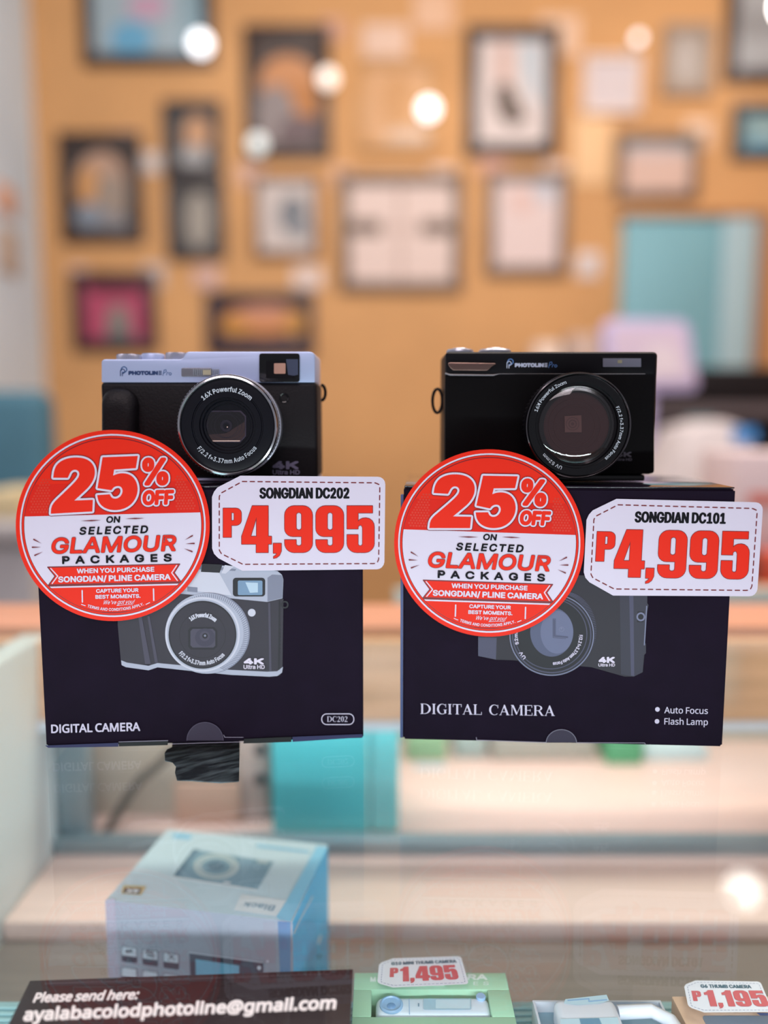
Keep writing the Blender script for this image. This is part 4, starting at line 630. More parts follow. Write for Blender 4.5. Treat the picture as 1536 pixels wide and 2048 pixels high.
MB().box((-0.287, 0.10, -0.232), (0.60, 0.5395, -0.215), grey_wood, 0.001).build('sunken_floor', case)
MB().box((-0.287, 0.630, -0.1995), (0.60, 0.645, -0.186), alu, 0.002).build('sliding_track', case)
mb = MB().box((-0.287, 0.10, -0.166), (0.60, 0.413, -0.1615), shelf_pad, 0.001)
for i in range(24): mb.box((-0.287, 0.30 + i * 0.0046, -0.1614), (0.60, 0.30 + i * 0.0046 + 0.0024, -0.1602), shelf_pad, 0.0008)
mb.build('ribbed_shelf', case)
for x in (-0.26, 0.55): MB().box((x, 0.20, -0.2145), (x + 0.01, 0.40, -0.1665), alu, 0.001).build('shelf_support', case)
gb = at(165, 1690, 0.70); ge = at(545, 1690, 0.70)
MB().box((gb.x, 0.70, -0.1995), (ge.x, 0.715, -0.0205), mat('grey_beige_board', (186, 174, 162), 0.6, noise=(8, 0.06))).build('rear_panel', case)
hs = at(478, 1500, 0.695); he = at(540, 1500, 0.695)
hp = MB().box((hs.x, 0.688, -0.1995), (he.x, 0.6995, -0.03), mat('pinkish_strip', (188, 168, 162), 0.5), 0.002).build('hinge_strip', case)
for py in (1499, 1557):
    c = at(521, py, 0.687); MB().lathe((c.x, 0.6879, c.z), (0, -1, 0), [(0.0045, 0), (0.0052, 0.001), (0.0048, 0.005), (0.002, 0.006)], mat('dark_knob', (50, 58, 64), 0.4), 24).build('knob', hp)
MB().box((at(790, 1600, 0.86).x, 0.88, -0.1995), (0.60, 0.895, -0.0205), mat('pale_teal_board', (176, 196, 192), 0.5)).build('back_board', case)

cable = MB()
pts = [at(345, 1500, 0.68), at(318, 1530, 0.678), at(280, 1560, 0.676), at(250, 1602, 0.675), at(222, 1650, 0.674), at(203, 1676, 0.672)]
cable.tube(pts, 0.0042, mat('grey_cable', (105, 98, 92), 0.5), 10)
tag(cable.build('cable', None, pts[-1]), 'dark grey cable slanting down in front of the beige board inside the case', 'cable')

def carton_px(name, label, cat, px0, px1, y, ytop, m, depth, zbot=-0.1995, group=None, extra=None):
    a, b = at(px0, ytop, y), at(px1, ytop, y)
    mb = MB().box((a.x, y, zbot), (b.x, y + depth, a.z), m, 0.002)
    if extra: extra(mb, a, b)
    return tag(mb.build(name, None, ((a.x + b.x) / 2, y, zbot)), label, cat, group)
teal_m = mat('teal_plastic', (92, 200, 210), 0.4); pale_teal_m = mat('pale_teal_plastic', (92, 198, 208), 0.4)
a, b, c_ = at(541, 1450, 0.665), at(738, 1450, 0.665), at(798, 1450, 0.665)
tb = thing('storage_box', 'teal storage box behind the sliding track inside the case', 'box', (a.x, 0.665, -0.1995))
MB().box((a.x, 0.665, -0.1995), (b.x, 0.692 if a.x < ge.x else 0.75, -0.07), teal_m, 0.003).build('box_body', tb)
MB().box((b.x + 0.0005, 0.667, -0.1995), (c_.x, 0.75, -0.074), pale_teal_m, 0.003).build('box_end', tb)
q = at(350, 1565, 0.686)
tag(MB().box((q.x, 0.683, -0.1995), (at(480, 1565, 0.686).x, 0.6875, q.z), mat('peach_card', (205, 168, 150), 0.6), 0.001).build('blank_card', None, (q.x, 0.683, -0.1995)), 'plain peach card standing against the beige board in the case', 'card')
carton_px('carton', 'green and pale yellow carton at the rear of the case, beside the teal box', 'carton', 812, 893, 0.82, 1478, mat('sage_green', (150, 190, 152), 0.5), 0.04)
carton_px('carton', 'wide grey beige carton at the rear of the case', 'carton', 985, 1190, 0.82, 1470, mat('grey_beige_card', (172, 172, 164), 0.6), 0.04)
carton_px('carton', 'narrow pale grey carton between the green and the wide grey carton', 'carton', 910, 972, 0.825, 1478, mat('pale_grey_card', (165, 182, 180), 0.6), 0.04)
carton_px('carton', 'bright green carton at the rear of the case', 'carton', 1215, 1288, 0.81, 1472, mat('bright_green_card', (92, 172, 128), 0.5), 0.05)
carton_px('carton', 'teal green carton under the pale blue card at the rear of the case', 'carton', 1293, 1418, 0.82, 1541, mat('teal_green_card', (128, 170, 164), 0.5), 0.05)
z5 = at(1293, 1541, 0.82).z
carton_px('card', 'pale blue white card lying on the teal green carton at the rear', 'card', 1293, 1418, 0.822, 1496, mat('pale_blue_card', (200, 222, 228), 0.5), 0.04, zbot=z5 + 0.0003)
carton_px('card', 'small pale blue card in front of the green and yellow carton', 'card', 828, 892, 0.80, 1572, mat('pale_blue_slip', (178, 205, 224), 0.5), 0.012)

# ---------------------------------------------------------------- the two navy camera cartons
def carton_box(p0, p1, ytop, depth, label):
    """p0, p1: lower front corners in the photo; returns (root, front plane)"""
    A, B = on_z(*p0, 0), on_z(*p1, 0)
    top = (at(p0[0] - 27, ytop, A.y).z + at(p1[0] + 20, ytop, B.y).z) / 2
    root = thing('camera_carton', label, 'carton', ((A.x + B.x) / 2, (A.y + B.y) / 2, 0), 'camera cartons standing on the counter')
    ang = math.atan2(B.y - A.y, B.x - A.x); L = (B - A).length
    n = Vector((math.sin(ang), -math.cos(ang), 0))
    mid = (A + B) / 2
    mb = MB()
    bm = bmesh.new(); bmesh.ops.create_cube(bm, size=1)
    for v in bm.verts: v.co = Vector((v.co.x * L, (v.co.y + 0.5) * depth, (v.co.z + 0.5) * (top - 0.0006) + 0.0003))
    bmesh.ops.bevel(bm, geom=bm.edges[:], offset=0.0009, segments=2, affect='EDGES')
    R = Matrix.Rotation(ang, 3, 'Z')
    for v in bm.verts: v.co = R @ v.co + mid
    mb.bm(bm, carton)
    return root, mb, Plane(mid, n), R, mid, L, top
def camera_marks_4k(art, x0, y0, sx, m, fade=None):
    art.text('4K', x0, x0 + 52 * sx, y0 + 27 * sx, 27 * sx, m, b=0.16)
    art.text('Ultra HD', x0 - 2 * sx, x0 + 54 * sx, y0 + 44 * sx, 13 * sx, m, b=0.05)

# left carton: printed with a silver topped camera ------------------------------------------
LB, mb, LP, LR, Lmid, LL, LTOP = carton_box((92, 1495), (727, 1478), 975, 0.088, 'navy carton printed with a silver topped camera, supporting the silver topped camera')
def Lt(x, y): return (60 + x / 2.194, 1100 + y / 2.194)
art = Art(Lt)
pr = lambda n, c: mat('print_' + n, c, 0.55)
p_body = pr('camera_body', (44, 37, 50)); p_dark = pr('camera_dark', (24, 20, 30)); p_sil = pr('camera_silver', (176, 178, 196)); p_sil2 = pr('camera_silver_shade', (128, 130, 150))
p_sil3 = pr('camera_silver_light', (206, 204, 218)); p_mid = pr('camera_mid', (70, 64, 82)); p_win = pr('camera_window', (120, 148, 178)); p_winl = pr('camera_window_light', (186, 206, 224))
art.fill([(385, 200), (385, 330), (400, 500), (560, 505), (700, 530), (860, 540), (1050, 555), (1098, 550), (1108, 520), (1112, 215), (900, 180), (600, 160)], p_body).up()
art.fill([(400, 484), (402, 505), (420, 514), (520, 528), (560, 515), (700, 530), (880, 548), (1050, 556), (1085, 553), (1106, 538), (1110, 512), (1085, 532), (1040, 534), (880, 526), (560, 496), (520, 508), (425, 494)], p_sil)
art.fill([(385, 60), (600, 62), (900, 70), (1085, 92), (1105, 108), (1112, 130), (1108, 212), (1040, 228), (880, 212), (640, 190), (385, 180)], p_sil).up()
art.fill([(830, 100), (885, 200), (640, 170), (640, 70), (760, 90)], p_sil3)
art.fill([(1042, 122), (1062, 108), (1104, 110), (1111, 130), (1107, 210), (1042, 226)], p_sil2)
art.fill([(740, 62), (905, 84), (900, 92), (740, 84)], p_sil2).fill([(755, 60), (845, 64), (832, 100), (750, 96)], p_dark)
art.fill([(855, 66), (895, 72), (858, 104), (840, 102)], p_sil3)
art.fill([(690, 160), (735, 164), (735, 186), (690, 182)], p_sil2).up()
art.rect(890, 122, 1032, 204, p_dark, 14).up().rect(912, 134, 1020, 198, p_win, 6).up()
art.fill([(945, 142), (1000, 144), (1000, 186), (965, 188)], p_winl)
art.fill([(475, 290), (490, 290), (530, 500), (505, 500)], p_mid).fill([(515, 290), (525, 290), (562, 495), (548, 495)], p_mid)
art.fill([(1045, 232), (1054, 230), (1060, 530), (1050, 532)], p_mid).fill([(1092, 224), (1098, 222), (1096, 525), (1088, 527)], p_dark)
art.annulus(1118, 240, 10, 17, p_dark, 20).disc(973, 275, 17, p_sil3)
for i in range(8): art.disc(1097, 330 + i * 17, 3, p_dark, n=8)
art.up()
# printed lens
art.fill(ring_pts(785, 365, 180, 178), p_sil2).up()
art.fill(ring_pts(776, 366, 183, 177), p_sil).up()
for i in range(70):
    a = math.radians(-70 + i * 3.2)
    art.stroke([(778 + 160 * math.cos(a), 366 - 158 * math.sin(a)), (786 + 172 * math.cos(a + .05), 366 - 172 * math.sin(a + .05))], 1.7, p_sil2, n=5)
art.up().annulus(757, 370, 154, 164, p_sil3).up().disc(757, 371, 156, p_sil).up().disc(757, 372, 147, p_body).up()
art.annulus(757, 372, 100, 102, p_dark).annulus(757, 372, 143, 149, p_dark)
art.fill([(706, 338), (808, 338), (822, 354), (822, 424), (808, 437), (706, 437), (694, 424), (694, 352)], p_dark).up()
art.fill([(714, 346), (802, 346), (813, 358), (813, 420), (804, 428), (714, 428), (704, 418), (704, 356)], p_mid).up()
art.disc(768, 384, 44, pr('camera_glass', (58, 52, 72)), 40).up().disc(767, 378, 22, p_mid).up().disc(768, 377, 12, p_dark).up().disc(768, 376, 5, p_sil2)
art.arc('16X Powerful Zoom', 757, 372, 78, 130, 46, 20, p_sil3, b=0.12, sx=1.0)
art.arc('F/2.2 f=3.37mm Auto Focus', 757, 372, 133, 218, 318, 20, p_sil3, b=0.1, inward=True)
art.up()
art.text('4K', 938, 1026, 502, 27, white_print, b=0.22); art.text('Ultra HD', 937, 1030, 522, 18, white_print, b=0.08)
art.text('DIGITAL CAMERA', 93, 484, 799, 38, lilac_print, font=NOTO_G, b=0.08, rot=1.5)
pill = rr(1280, 719, 1421, 766, 22); art.stroke(pill, 2.0, lilac_print, True)
serif(art, 'DC202', 1304, 1394, 754, 24, lilac_print)
nub = pr('notch', (48, 36, 60))
art.fill([(690, 836)] + ring_pts(768, 836, 80, 80, 24, 180, 0), nub)
art.up().stroke(ring_pts(768, 836, 80, 80, 24, 180, 0), 1.3, pr('notch_edge', (84, 74, 98)))
slot = pr('slot', (10, 8, 12)); edge = pr('card_edge', (150, 140, 160)); blue_lip = pr('lip', (44, 42, 88))
art.fill([(390, 842), (607, 836), (604, 856), (390, 862)], slot).fill([(940, 829), (1147, 820), (1147, 842), (936, 849)], slot)
art.fill([(66, 858), (388, 846), (388, 863), (80, 868)], blue_lip).fill([(1152, 820), (1458, 808), (1460, 822), (1152, 842)], blue_lip)
art.up().stroke([(390, 842), (605, 836)], 1.4, edge).stroke([(606, 852), (775, 846), (936, 842)], 1.2, edge).stroke([(850, 812), (855, 822), (935, 822)], 1.2, edge)
mb.art(art, LP, 0.0003, 0.00004)
mb.build('box_body', LB)
MB().prism([Lmid + LR @ Vector((x, 0.0004, z)) for x, z in ((-LL / 2 + 0.0004, LTOP), (LL / 2 - 0.0004, LTOP), (LL / 2 - 0.0004, LTOP + 0.0008), (-LL / 2 + 0.0004, LTOP + 0.0008))], LR @ Vector((0, 0.0872, 0)), lid_film, 0.0003).build('lid', LB)

# right carton: printed with a black camera -------------------------------------------------
RB, mb, RP, RR_, Rmid, RLn, RTOP = carton_box((806, 1480), (1445, 1495), 976, 0.088, 'navy carton printed with a black camera and the words Auto Focus and Flash Lamp')
def Rt(x, y): return (780 + x / 2.133, 1100 + y / 2.133)
art = Art(Rt)
k_body = pr('black_camera', (36, 30, 42)); k_edge = pr('black_camera_edge', (74, 72, 96)); k_rim = pr('black_camera_rim', (120, 122, 150)); k_gl = pr('black_camera_glass', (84, 88, 116)); k_gl2 = pr('black_camera_glass_light', (104, 108, 138)); k_dark = pr('black_camera_dark', (22, 18, 28))
art.fill([(376, 120), (376, 452), (450, 468), (520, 470), (860, 500), (1000, 540), (1040, 540), (1078, 522), (1086, 440), (1098, 240), (1098, 100)], k_body).up()
art.fill([(376, 372), (376, 452), (452, 467), (455, 374)], k_edge)
art.fill([(980, 150), (985, 530), (1040, 540), (1078, 520), (1082, 450), (1092, 440), (1092, 400), (1084, 395), (1098, 260), (1103, 235), (1096, 225), (1096, 150), (1010, 150)], pr('black_camera_side', (50, 47, 62)))
art.fill([(1020, 170), (1028, 535), (1042, 538), (1038, 170)], k_edge).stroke([(1095, 240), (1085, 405)], 2.4, k_rim).fill([(1056, 262), (1084, 262), (1082, 308), (1054, 308)], k_dark).up()
art.annulus(1070, 285, 12, 19, k_rim, 20)
art.disc(745, 340, 134, k_dark, 165).up()
for i in range(60):
    a = math.radians(-75 + i * 2.6)
    art.stroke([(726 + 128 * math.cos(a), 345 - 158 * math.sin(a)), (745 + 134 * math.cos(a), 342 - 164 * math.sin(a))], 1.6, k_edge, n=5)
art.up().fill(ring_pts(690, 362, 184, 176), k_dark).up().annulus(690, 362, 176, 181, k_rim, k=0.965).annulus(686, 358, 152, 156, k_edge, k=0.97)
art.annulus(690, 362, 164, 170, k_edge, k=0.965).up()
art.disc(690, 350, 92, k_gl, 105).up().disc(712, 350, 70, k_gl2, 92).up()
art.fill([(694, 292), (708, 292), (708, 362), (760, 368), (760, 376), (694, 370)], k_gl).stroke([(702, 300), (702, 368), (756, 372)], 1.4, k_edge).stroke([(696, 296), (696, 374), (750, 378)], 1.0, k_edge)
art.disc(732, 338, 24, k_gl2).up().annulus(732, 338, 9, 11, k_rim, 20).disc(731, 334, 4, k_rim, n=12)
art.arc('F/2.2 f=3.37mm Auto Focus', 690, 362, 118, 0, -88, 15, lilac_print, b=0.1, sx=1.0)
art.arc('UV', 690, 362, 146, -138, -152, 15, lilac_print, b=0.1).arc('52mm', 690, 362, 146, -164, -190, 15, lilac_print, b=0.1)
art.text('4K', 890, 959, 482, 26, white_print, b=0.22); art.text('Ultra HD', 889, 960, 497, 13, white_print, b=0.08)
serif(art, 'DIGITAL CAMERA', 130, 703, 699, 44, lilac_print, rot=-0.9)
art.disc(1141, 680, 10, lilac_print, n=20).disc(1139, 731, 10, lilac_print, n=20)
art.text('Auto Focus', 1170, 1356, 698, 27, lilac_print, font=NOTO_G, b=0.03, rot=-1.0); art.text('Flash Lamp', 1170, 1356, 746, 27, lilac_print, font=NOTO_G, b=0.03, rot=-1.0)
art.fill([(666, 822)] + ring_pts(731, 824, 65, 58, 24, 178, 2), nub).up().stroke(ring_pts(731, 824, 65, 58, 24, 178, 2), 1.4, pr('notch_edge2', (130, 124, 142)))
art.stroke([(368, 800), (370, 811), (664, 821)], 1.5, edge).stroke([(798, 822), (1086, 823), (1092, 832)], 1.4, edge)
mb.art(art, RP, 0.0003, 0.00004)
mb.build('box_body', RB)
MB().prism([Rmid + RR_ @ Vector((-RLn / 2 - 0.0016, y, z)) for y, z in ((0.0006, 0.001), (0.0006, RTOP - 0.004), (0.004, RTOP - 0.004), (0.004, 0.001))], RR_ @ Vector((0.0015, 0, 0)), carton_side, 0.0002).build('edge_flap', RB)['label'] = 'bluish edge flap'
MB().prism([Rmid + RR_ @ Vector((x, 0.0004, z)) for x, z in ((-RLn / 2 + 0.0004, RTOP), (RLn / 2 - 0.0004, RTOP), (RLn / 2 - 0.0004, RTOP + 0.0008), (-RLn / 2 + 0.0004, RTOP + 0.0008))], RR_ @ Vector((0, 0.0872, 0)), lid_film, 0.0003).build('lid', RB)
BOXTOP = RTOP + 0.001

# ---------------------------------------------------------------- round discount signs
TWO = rounded([(328, 407), (334, 358), (352, 315), (388, 283), (440, 264), (500, 259), (560, 268), (604, 293), (630, 333), (635, 382), (622, 430), (590, 478), (545, 520), (478, 580), (614, 578), (608, 664), (304, 674), (310, 606), (395, 528), (470, 458), (505, 420), (520, 392), (518, 368), (500, 352), (474, 352), (454, 368), (440, 400), (434, 410)])
FIVE = rounded([(692, 264), (950, 260), (934, 350), (775, 357), (766, 402), (800, 388), (850, 385), (900, 402), (934, 445), (946, 505), (934, 562), (900, 614), (850, 647), (790, 660), (728, 654), (680, 628), (654, 590), (646, 544), (738, 540), (748, 562), (768, 574), (796, 572), (820, 554), (834, 524), (830, 496), (812, 480), (786, 480), (764, 492), (752, 510), (650, 492)])
def discount_sign(P, off, cx, cy, ur, rot, label, sq=1.0):
    """cx, cy: centre in the photo; ur: photo pixels per drawing unit; rot: degrees"""
    ca, sa = math.cos(math.radians(rot)), math.sin(math.radians(rot))
    def T(x, y):
        dx, dy = (x - 755) * ur, (y - 772) * ur * sq
        return (cx + dx * ca + dy * sa, cy - dx * sa + dy * ca)
    a = Art(T); R = 708
    a.disc(755, 772, R, red_print, n=96).up()
    a.annulus(755, 772, 664, 669, dark_red_print, 96).up().annulus(755, 772, 668, 680, white_print, 96)
    a.up()
    def circ(y0, y1, r=647, n=40):   # the slice of the disc between two heights
        t0, t1 = math.asin(max(-1, min(1, (772 - y0) / r))), math.asin(max(-1, min(1, (772 - y1) / r)))
        right = [(755 + r * math.cos(t0 + (t1 - t0) * i / n), 772 - r * math.sin(t0 + (t1 - t0) * i / n)) for i in range(n + 1)]
        return right + [(1510 - x, y) for x, y in right[::-1]]
    a.annulus(755, 772, 645, 651, dark_red_print, 96)
    a.fill(circ(455, 690), deep_red_print)
    a.up()
    for i in range(17):
        for j in range(13):
            x = 120 + i * 22 + (j % 2) * 11; y = 420 + j * 20
            for X in (x, 1510 - x):
                if (X - 755) ** 2 + (y - 772) ** 2 < 622 ** 2 and y < 680 and not (300 < X < 1215): a.rect(X - 7, y - 7, X + 7, y + 7, red_dot, 3)
    a.up().fill(circ(690, 1215), white_print).up()
    # ribbon
    a.fill(circ(1205, 1222), dark_red_print).up().fill(circ(1218, 1411.5), red_print).up()
    a.fill(circ(1215, 1226), white_print)
    rib = [(282, 1075), (1228, 1075), (1228, 1075), (1186, 1135), (1232, 1200), (282, 1200), (330, 1138)]
    rib = [(272, 1070), (1238, 1070), (1196, 1134), (1244, 1202), (276, 1202), (324, 1138)]
    a.fill(rib, red_print).up().stroke(rib, 4, dark_red_print, True)
    a.up().stroke([(272 + 22, 1080), (330 + 14, 1138), (276 + 26, 1192)], 4, white_print).stroke([(1238 - 22, 1080), (1196 - 18, 1134), (1244 - 26, 1192)], 4, white_print)
    # headline
    for layer, (m, ex) in enumerate(((dark_red_print, 20), (white_print, 15), (red_print, 0))):
        a.up()
        a.glyphs([[TWO]], m, (ex, ex)); a.up(); a.glyphs([[FIVE]], m, (ex, ex))
        a.text('%', 974, 1178, 482, 206, m, b=0.12, shear=0.04, extra=ex * 0.8)
        a.text('OFF', 972, 1212, 628, 112, m, b=0.16, shear=0.1, extra=ex * 0.75)
    a.up()
    a.text('ON', 706, 812, 752, 48, black_print, b=0.1, shear=0.12)
    a.fill([(520, 733), (600, 728), (672, 731), (600, 737)], dark_red_print).fill([(990, 725), (920, 720), (846, 724), (920, 729)], dark_red_print)
    a.text('SELECTED', 506, 1018, 836, 58, black_print, b=0.10, shear=0.18, track=190)
    a.text('GLAMOUR', 296, 1228, 972, 118, dark_red_print, b=0.08, shear=0.16, extra=2.5).up().text('GLAMOUR', 296, 1228, 972, 118, red_print, b=0.08, shear=0.16)
    a.text('PACKAGES', 378, 1180, 1050, 58, black_print, b=0.12, track=560)
    for sx in (1, -1):
        for (x0, y0, x1, y1) in ((175, 862, 232, 894), (163, 920, 228, 922), (180, 980, 240, 956)):
            X0, X1 = (x0, x1) if sx > 0 else (1510 - x0, 1510 - x1)
            L = math.hypot(X1 - X0, y1 - y0); nx, ny = -(y1 - y0) / L * 5, (X1 - X0) / L * 5
            a.fill([(X0 + nx, y0 + ny), (X1, y1), (X0 - nx, y0 - ny)], dark_red_print).disc(X0, y0, 5, dark_red_print, n=10)
    a.text('WHEN YOU PURCHASE', 484, 1052, 1122, 36, white_print, b=0.12)
    a.text('SONGDIAN/ PLINE CAMERA', 346, 1170, 1186, 45, white_print, b=0.13)
    a.text('CAPTURE YOUR', 622, 932, 1270, 29, white_print, b=0.12); a.text('BEST MOMENTS.', 616, 946, 1314, 29, white_print, b=0.12)
    a.stroke([(520, 1250), (520, 1335)], 5, white_print).stroke([(1042, 1250), (1042, 1335)], 5, white_print)
    a.text("We've got you!", 668, 906, 1356, 30, white_print, b=0.02, shear=0.4)
    a.stroke([(770, 1368), (830, 1362), (888, 1363)], 1.6, white_print)
    a.arc('TERMS AND CONDITIONS APPLY.', 755, 772, 634, 251.5, 290, 22, white_print, b=0.08, inward=True)
    a.stroke([(512, 1352), (540, 1363)], 3, white_print).stroke([(985, 1363), (1012, 1351)], 3, white_print)
    mb = MB(); q0 = Plane(P.o + P.n * off, P.n); q = q0
    n = 96; rim = [T(*p) for p in ring_pts(755, 772, R + 2, n=n)]
    back = [q(x, y, -0.0005) for x, y in rim]; front = [q(x, y, 0.0) for x, y in rim]
    mb.add(back + front, [[i, (i + 1) % n, n + (i + 1) % n, n + i] for i in range(n)] + [list(range(n))[::-1], list(range(n, 2 * n))], red_print)
    mb.art(a, q, 0.0, 0.00003)
    o = mb.build('discount_sign', None, q0(cx, cy), smooth=12); return tag(o, label, 'sign', 'round discount signs')
discount_sign(LP, 0.0016, 225.5, 1051, 0.2734, 1.35, 'round red 25% OFF sign on the carton under the silver topped camera', 0.985)
discount_sign(RP, 0.0016, 978.5, 1086, 0.2680, -1.9, 'round red 25% OFF sign on the carton under the all black camera', 0.985)

# ---------------------------------------------------------------- price tags
TAG = [(310, 82), (1365, 90)] + [(1365 + 58 * math.sin(t), 148 - 58 * math.cos(t)) for t in (0.4, 0.8, 1.2, 1.57)] + [(1416, 745)] + [(1358 + 56 * math.cos(t), 745 + 56 * math.sin(t)) for t in (0.4, 0.8, 1.2, 1.57)] + \
      [(325, 813), (140, 715), (108, 682), (93, 640), (92, 245), (108, 205), (135, 172)]
DASH = [(325, 127), (1345, 137), (1375, 150), (1381, 175), (1372, 725), (1362, 748), (1338, 757), (330, 763), (165, 682), (148, 655), (148, 240), (163, 215)]
def price_tag(name, label, plane, T, title, amount, tx, px_, red, dark, dash, pp=(178, 305), thick=0.0006, base_m=white_print, tb=0.155, step=0.00004):
    a = Art(T)
    a.fill(TAG, base_m).up().dashes(DASH, 4.5, 34, 26, dash)
    a.text(title, tx[0], tx[1], 258, 84, dark, b=0.10, bx=tb, track=45).up()
    price(a, 'P', pp[0], pp[1], 555, 223, red, dark_red_print if red is red_print else red, 4)
    price(a, amount, px_[0], px_[1], 672, 358, red, dark_red_print if red is red_print else red, 4)
    mb = MB(); rim = [T(*p) for p in TAG]; n = len(rim)
    back = [plane(x, y, -thick) for x, y in rim]; front = [plane(x, y, 0) for x, y in rim]
    mb.add(back + front, [[i, (i + 1) % n, n + (i + 1) % n, n + i] for i in range(n)] + [list(range(n))[::-1], list(range(n, 2 * n))], base_m)
    mb.art(a, plane, 0, step)
    c = T(757, 446)
    return tag(mb.build(name, None, plane(*c)), label, 'price tag', 'price tags')
price_tag('price_tag', 'white price tag reading 4,995 on the carton under the silver topped camera', Plane(LP.o + LP.n * 0.0009, LP.n), lambda x, y: (400 + x / 3.84, 930 + y / 3.84), 'SONGDIAN DC202', '4,995', (456, 1148), (320, 1340), red_print, black_print, dark_red_print)
def T2(x, y):   # the second tag hangs slightly turned
    u, v = x - 757, y - 446
    return (1345.5 + u / 3.79 + v * -0.0145, 1096 + v / 3.78 + u * 0.0045)
price_tag('price_tag', 'white price tag reading 4,995 on the carton under the all black camera', Plane(RP.o + RP.n * 0.0009, RP.n), T2, 'SONGDIAN DC101', '4,995', (456, 1148), (320, 1340), red_print, black_print, dark_red_print)
# ---------------------------------------------------------------- logo and lens lettering
def logo(art, x, y, sc, m, m2):
    """rounded twin-loop P mark and word mark; x, y: upper left; sc: height in px"""
    art.stroke(ring_pts(x + 0.50 * sc, y + 0.30 * sc, 0.28 * sc, n=20, a0=200, a1=-90), 0.045 * sc, m).stroke([(x + 0.50 * sc, y + 0.58 * sc), (x + 0.34 * sc, y + 0.58 * sc)], 0.045 * sc, m)
    art.stroke(ring_pts(x + 0.36 * sc, y + 0.48 * sc, 0.22 * sc, n=20, a0=180, a1=-90), 0.04 * sc, m2).stroke([(x + 0.14 * sc, y + 0.48 * sc), (x + 0.14 * sc, y + 0.95 * sc)], 0.04 * sc, m2)
    art.stroke([(x + 0.34 * sc, y + 0.62 * sc), (x + 0.34 * sc, y + 0.95 * sc)], 0.04 * sc, m2)
    art.text('PHOTOLIN', x + 0.95 * sc, x + 3.95 * sc, y + 0.86 * sc, 0.42 * sc, m2, b=0.24)
    for k in range(3): art.rect(x + 4.02 * sc, y + (0.44 + 0.16 * k) * sc, x + 4.32 * sc, y + (0.53 + 0.16 * k) * sc, m2)
    P0 = x + 4.45 * sc
    art.stroke([(P0, y + .92 * sc), (P0 + .12 * sc, y + .35 * sc), (P0 + .32 * sc, y + .32 * sc), (P0 + .36 * sc, y + .50 * sc), (P0 + .10 * sc, y + .66 * sc)], 0.025 * sc, m)
    art.stroke([(P0 + .36 * sc, y + .86 * sc), (P0 + .42 * sc, y + .62 * sc), (P0 + .56 * sc, y + .60 * sc)], 0.025 * sc, m).stroke(ring_pts(P0 + .74 * sc, y + .74 * sc, .12 * sc, n=14), 0.025 * sc, m, True)
def ring_prof(r0, r1, d0, d1): return [(r0, d0), (r1, d0), (r1, d1), (r0, d1), (r0, d0)]

# ---------------------------------------------------------------- silver topped camera
Y1 = 0.428
Z1 = LTOP + 0.0012
K1 = thing('digital_camera', 'silver topped camera with black leatherette body standing on the left carton', 'camera', (at(420, 900, Y1).x, Y1 + 0.018, Z1))
def c1(cx, cy): return (160 + cx / 2.844, 660 + cy / 2.844)
def A1(px, py, dy=0.0): p = at(px, py, Y1); return Vector((p.x, p.y + dy, p.z))
def outline(P, dy=0.0): return [A1(*p, dy) for p in P]
MB().box((A1(205, 900).x, Y1 + 0.0006, A1(0, 957).z), (A1(635, 900).x, Y1 + 0.034, A1(0, 764).z), leather, 0.0022, 3).build('body', K1)
MB().box((A1(206, 900).x, Y1, Z1), (A1(633, 900).x, Y1 + 0.0345, A1(0, 956.5).z), silver_paint, 0.0016, 3).build('base_plate', K1)
top = MB().prism(outline([(202.5, 765), (202.5, 724), (204, 720), (208, 718.3), (361, 718.3), (366, 716), (371, 706), (376, 703), (620, 703), (627, 705.5), (630, 711), (630, 765)]), (0, 0.0352, 0), silver_paint, 0.0007, 2)
art = Art(c1); navy = mat('logo_blue', (40, 92, 150), 0.4); navy2 = mat('logo_navy', (38, 62, 110), 0.4)
logo(art, 222, 208, 56, navy, navy2)
top.art(art, plane_y(Y1), 0.0001); tc = top.build('top_cover', K1)
MB().prism(outline([(440, 703.2), (445, 700.6), (484, 700.6), (488, 703.2)], 0.008), (0, 0.016, 0), silver, 0.0003).build('hot_shoe', tc)
for nm, x0, x1, yt, m, teeth in (('mode_dial', 216, 268, 705, silver, True), ('shutter_button', 268, 315, 703.5, silver_paint, False), ('zoom_dial', 317, 366, 701.5, silver, True)):
    a, b = A1(x0, yt), A1(x1, 719); r = (b.x - a.x) / 2; h = a.z - b.z
    mb = MB().lathe(((a.x + b.x) / 2, Y1 + 0.012 + r * 0.3, b.z), (0, 0, 1), [(r * .9, 0), (r, 0.0003), (r, h * .85), (r * .93, h), (r * .6, h * 1.02), (r * .55, h * .96), (0.0001, h * .96)], m, 96 if teeth else 48, {1: 0.0004, 2: 0.0004} if teeth else None)
    mb.build(nm, tc)
# viewfinder
vf = MB().prism(outline(rr(519, 707, 599.5, 764.5, 5), -0.0012), (0, 0.0014, 0), gloss_black, 0.0002).build('viewfinder', K1)
MB().prism(outline(rr(533, 722, 590, 757, 3), -0.0018), (0, 0.0004, 0), satin_black).build('viewfinder_frame', vf)
MB().prism(outline(rr(549, 727, 572, 748, 2), -0.0021), (0, 0.0002, 0), mat('viewfinder_glass', (196, 148, 130), 0.15, coat=0.5)).build('viewfinder_glass', vf)  # peach painted on for the wall showing through the finder
MB().prism(outline([(573, 719), (597, 719), (597, 750), (588, 752), (577, 750)], -0.0021), (0, 0.0002, 0), mat('viewfinder_prism', (70, 76, 98), 0.08)).build('viewfinder_prism', vf)
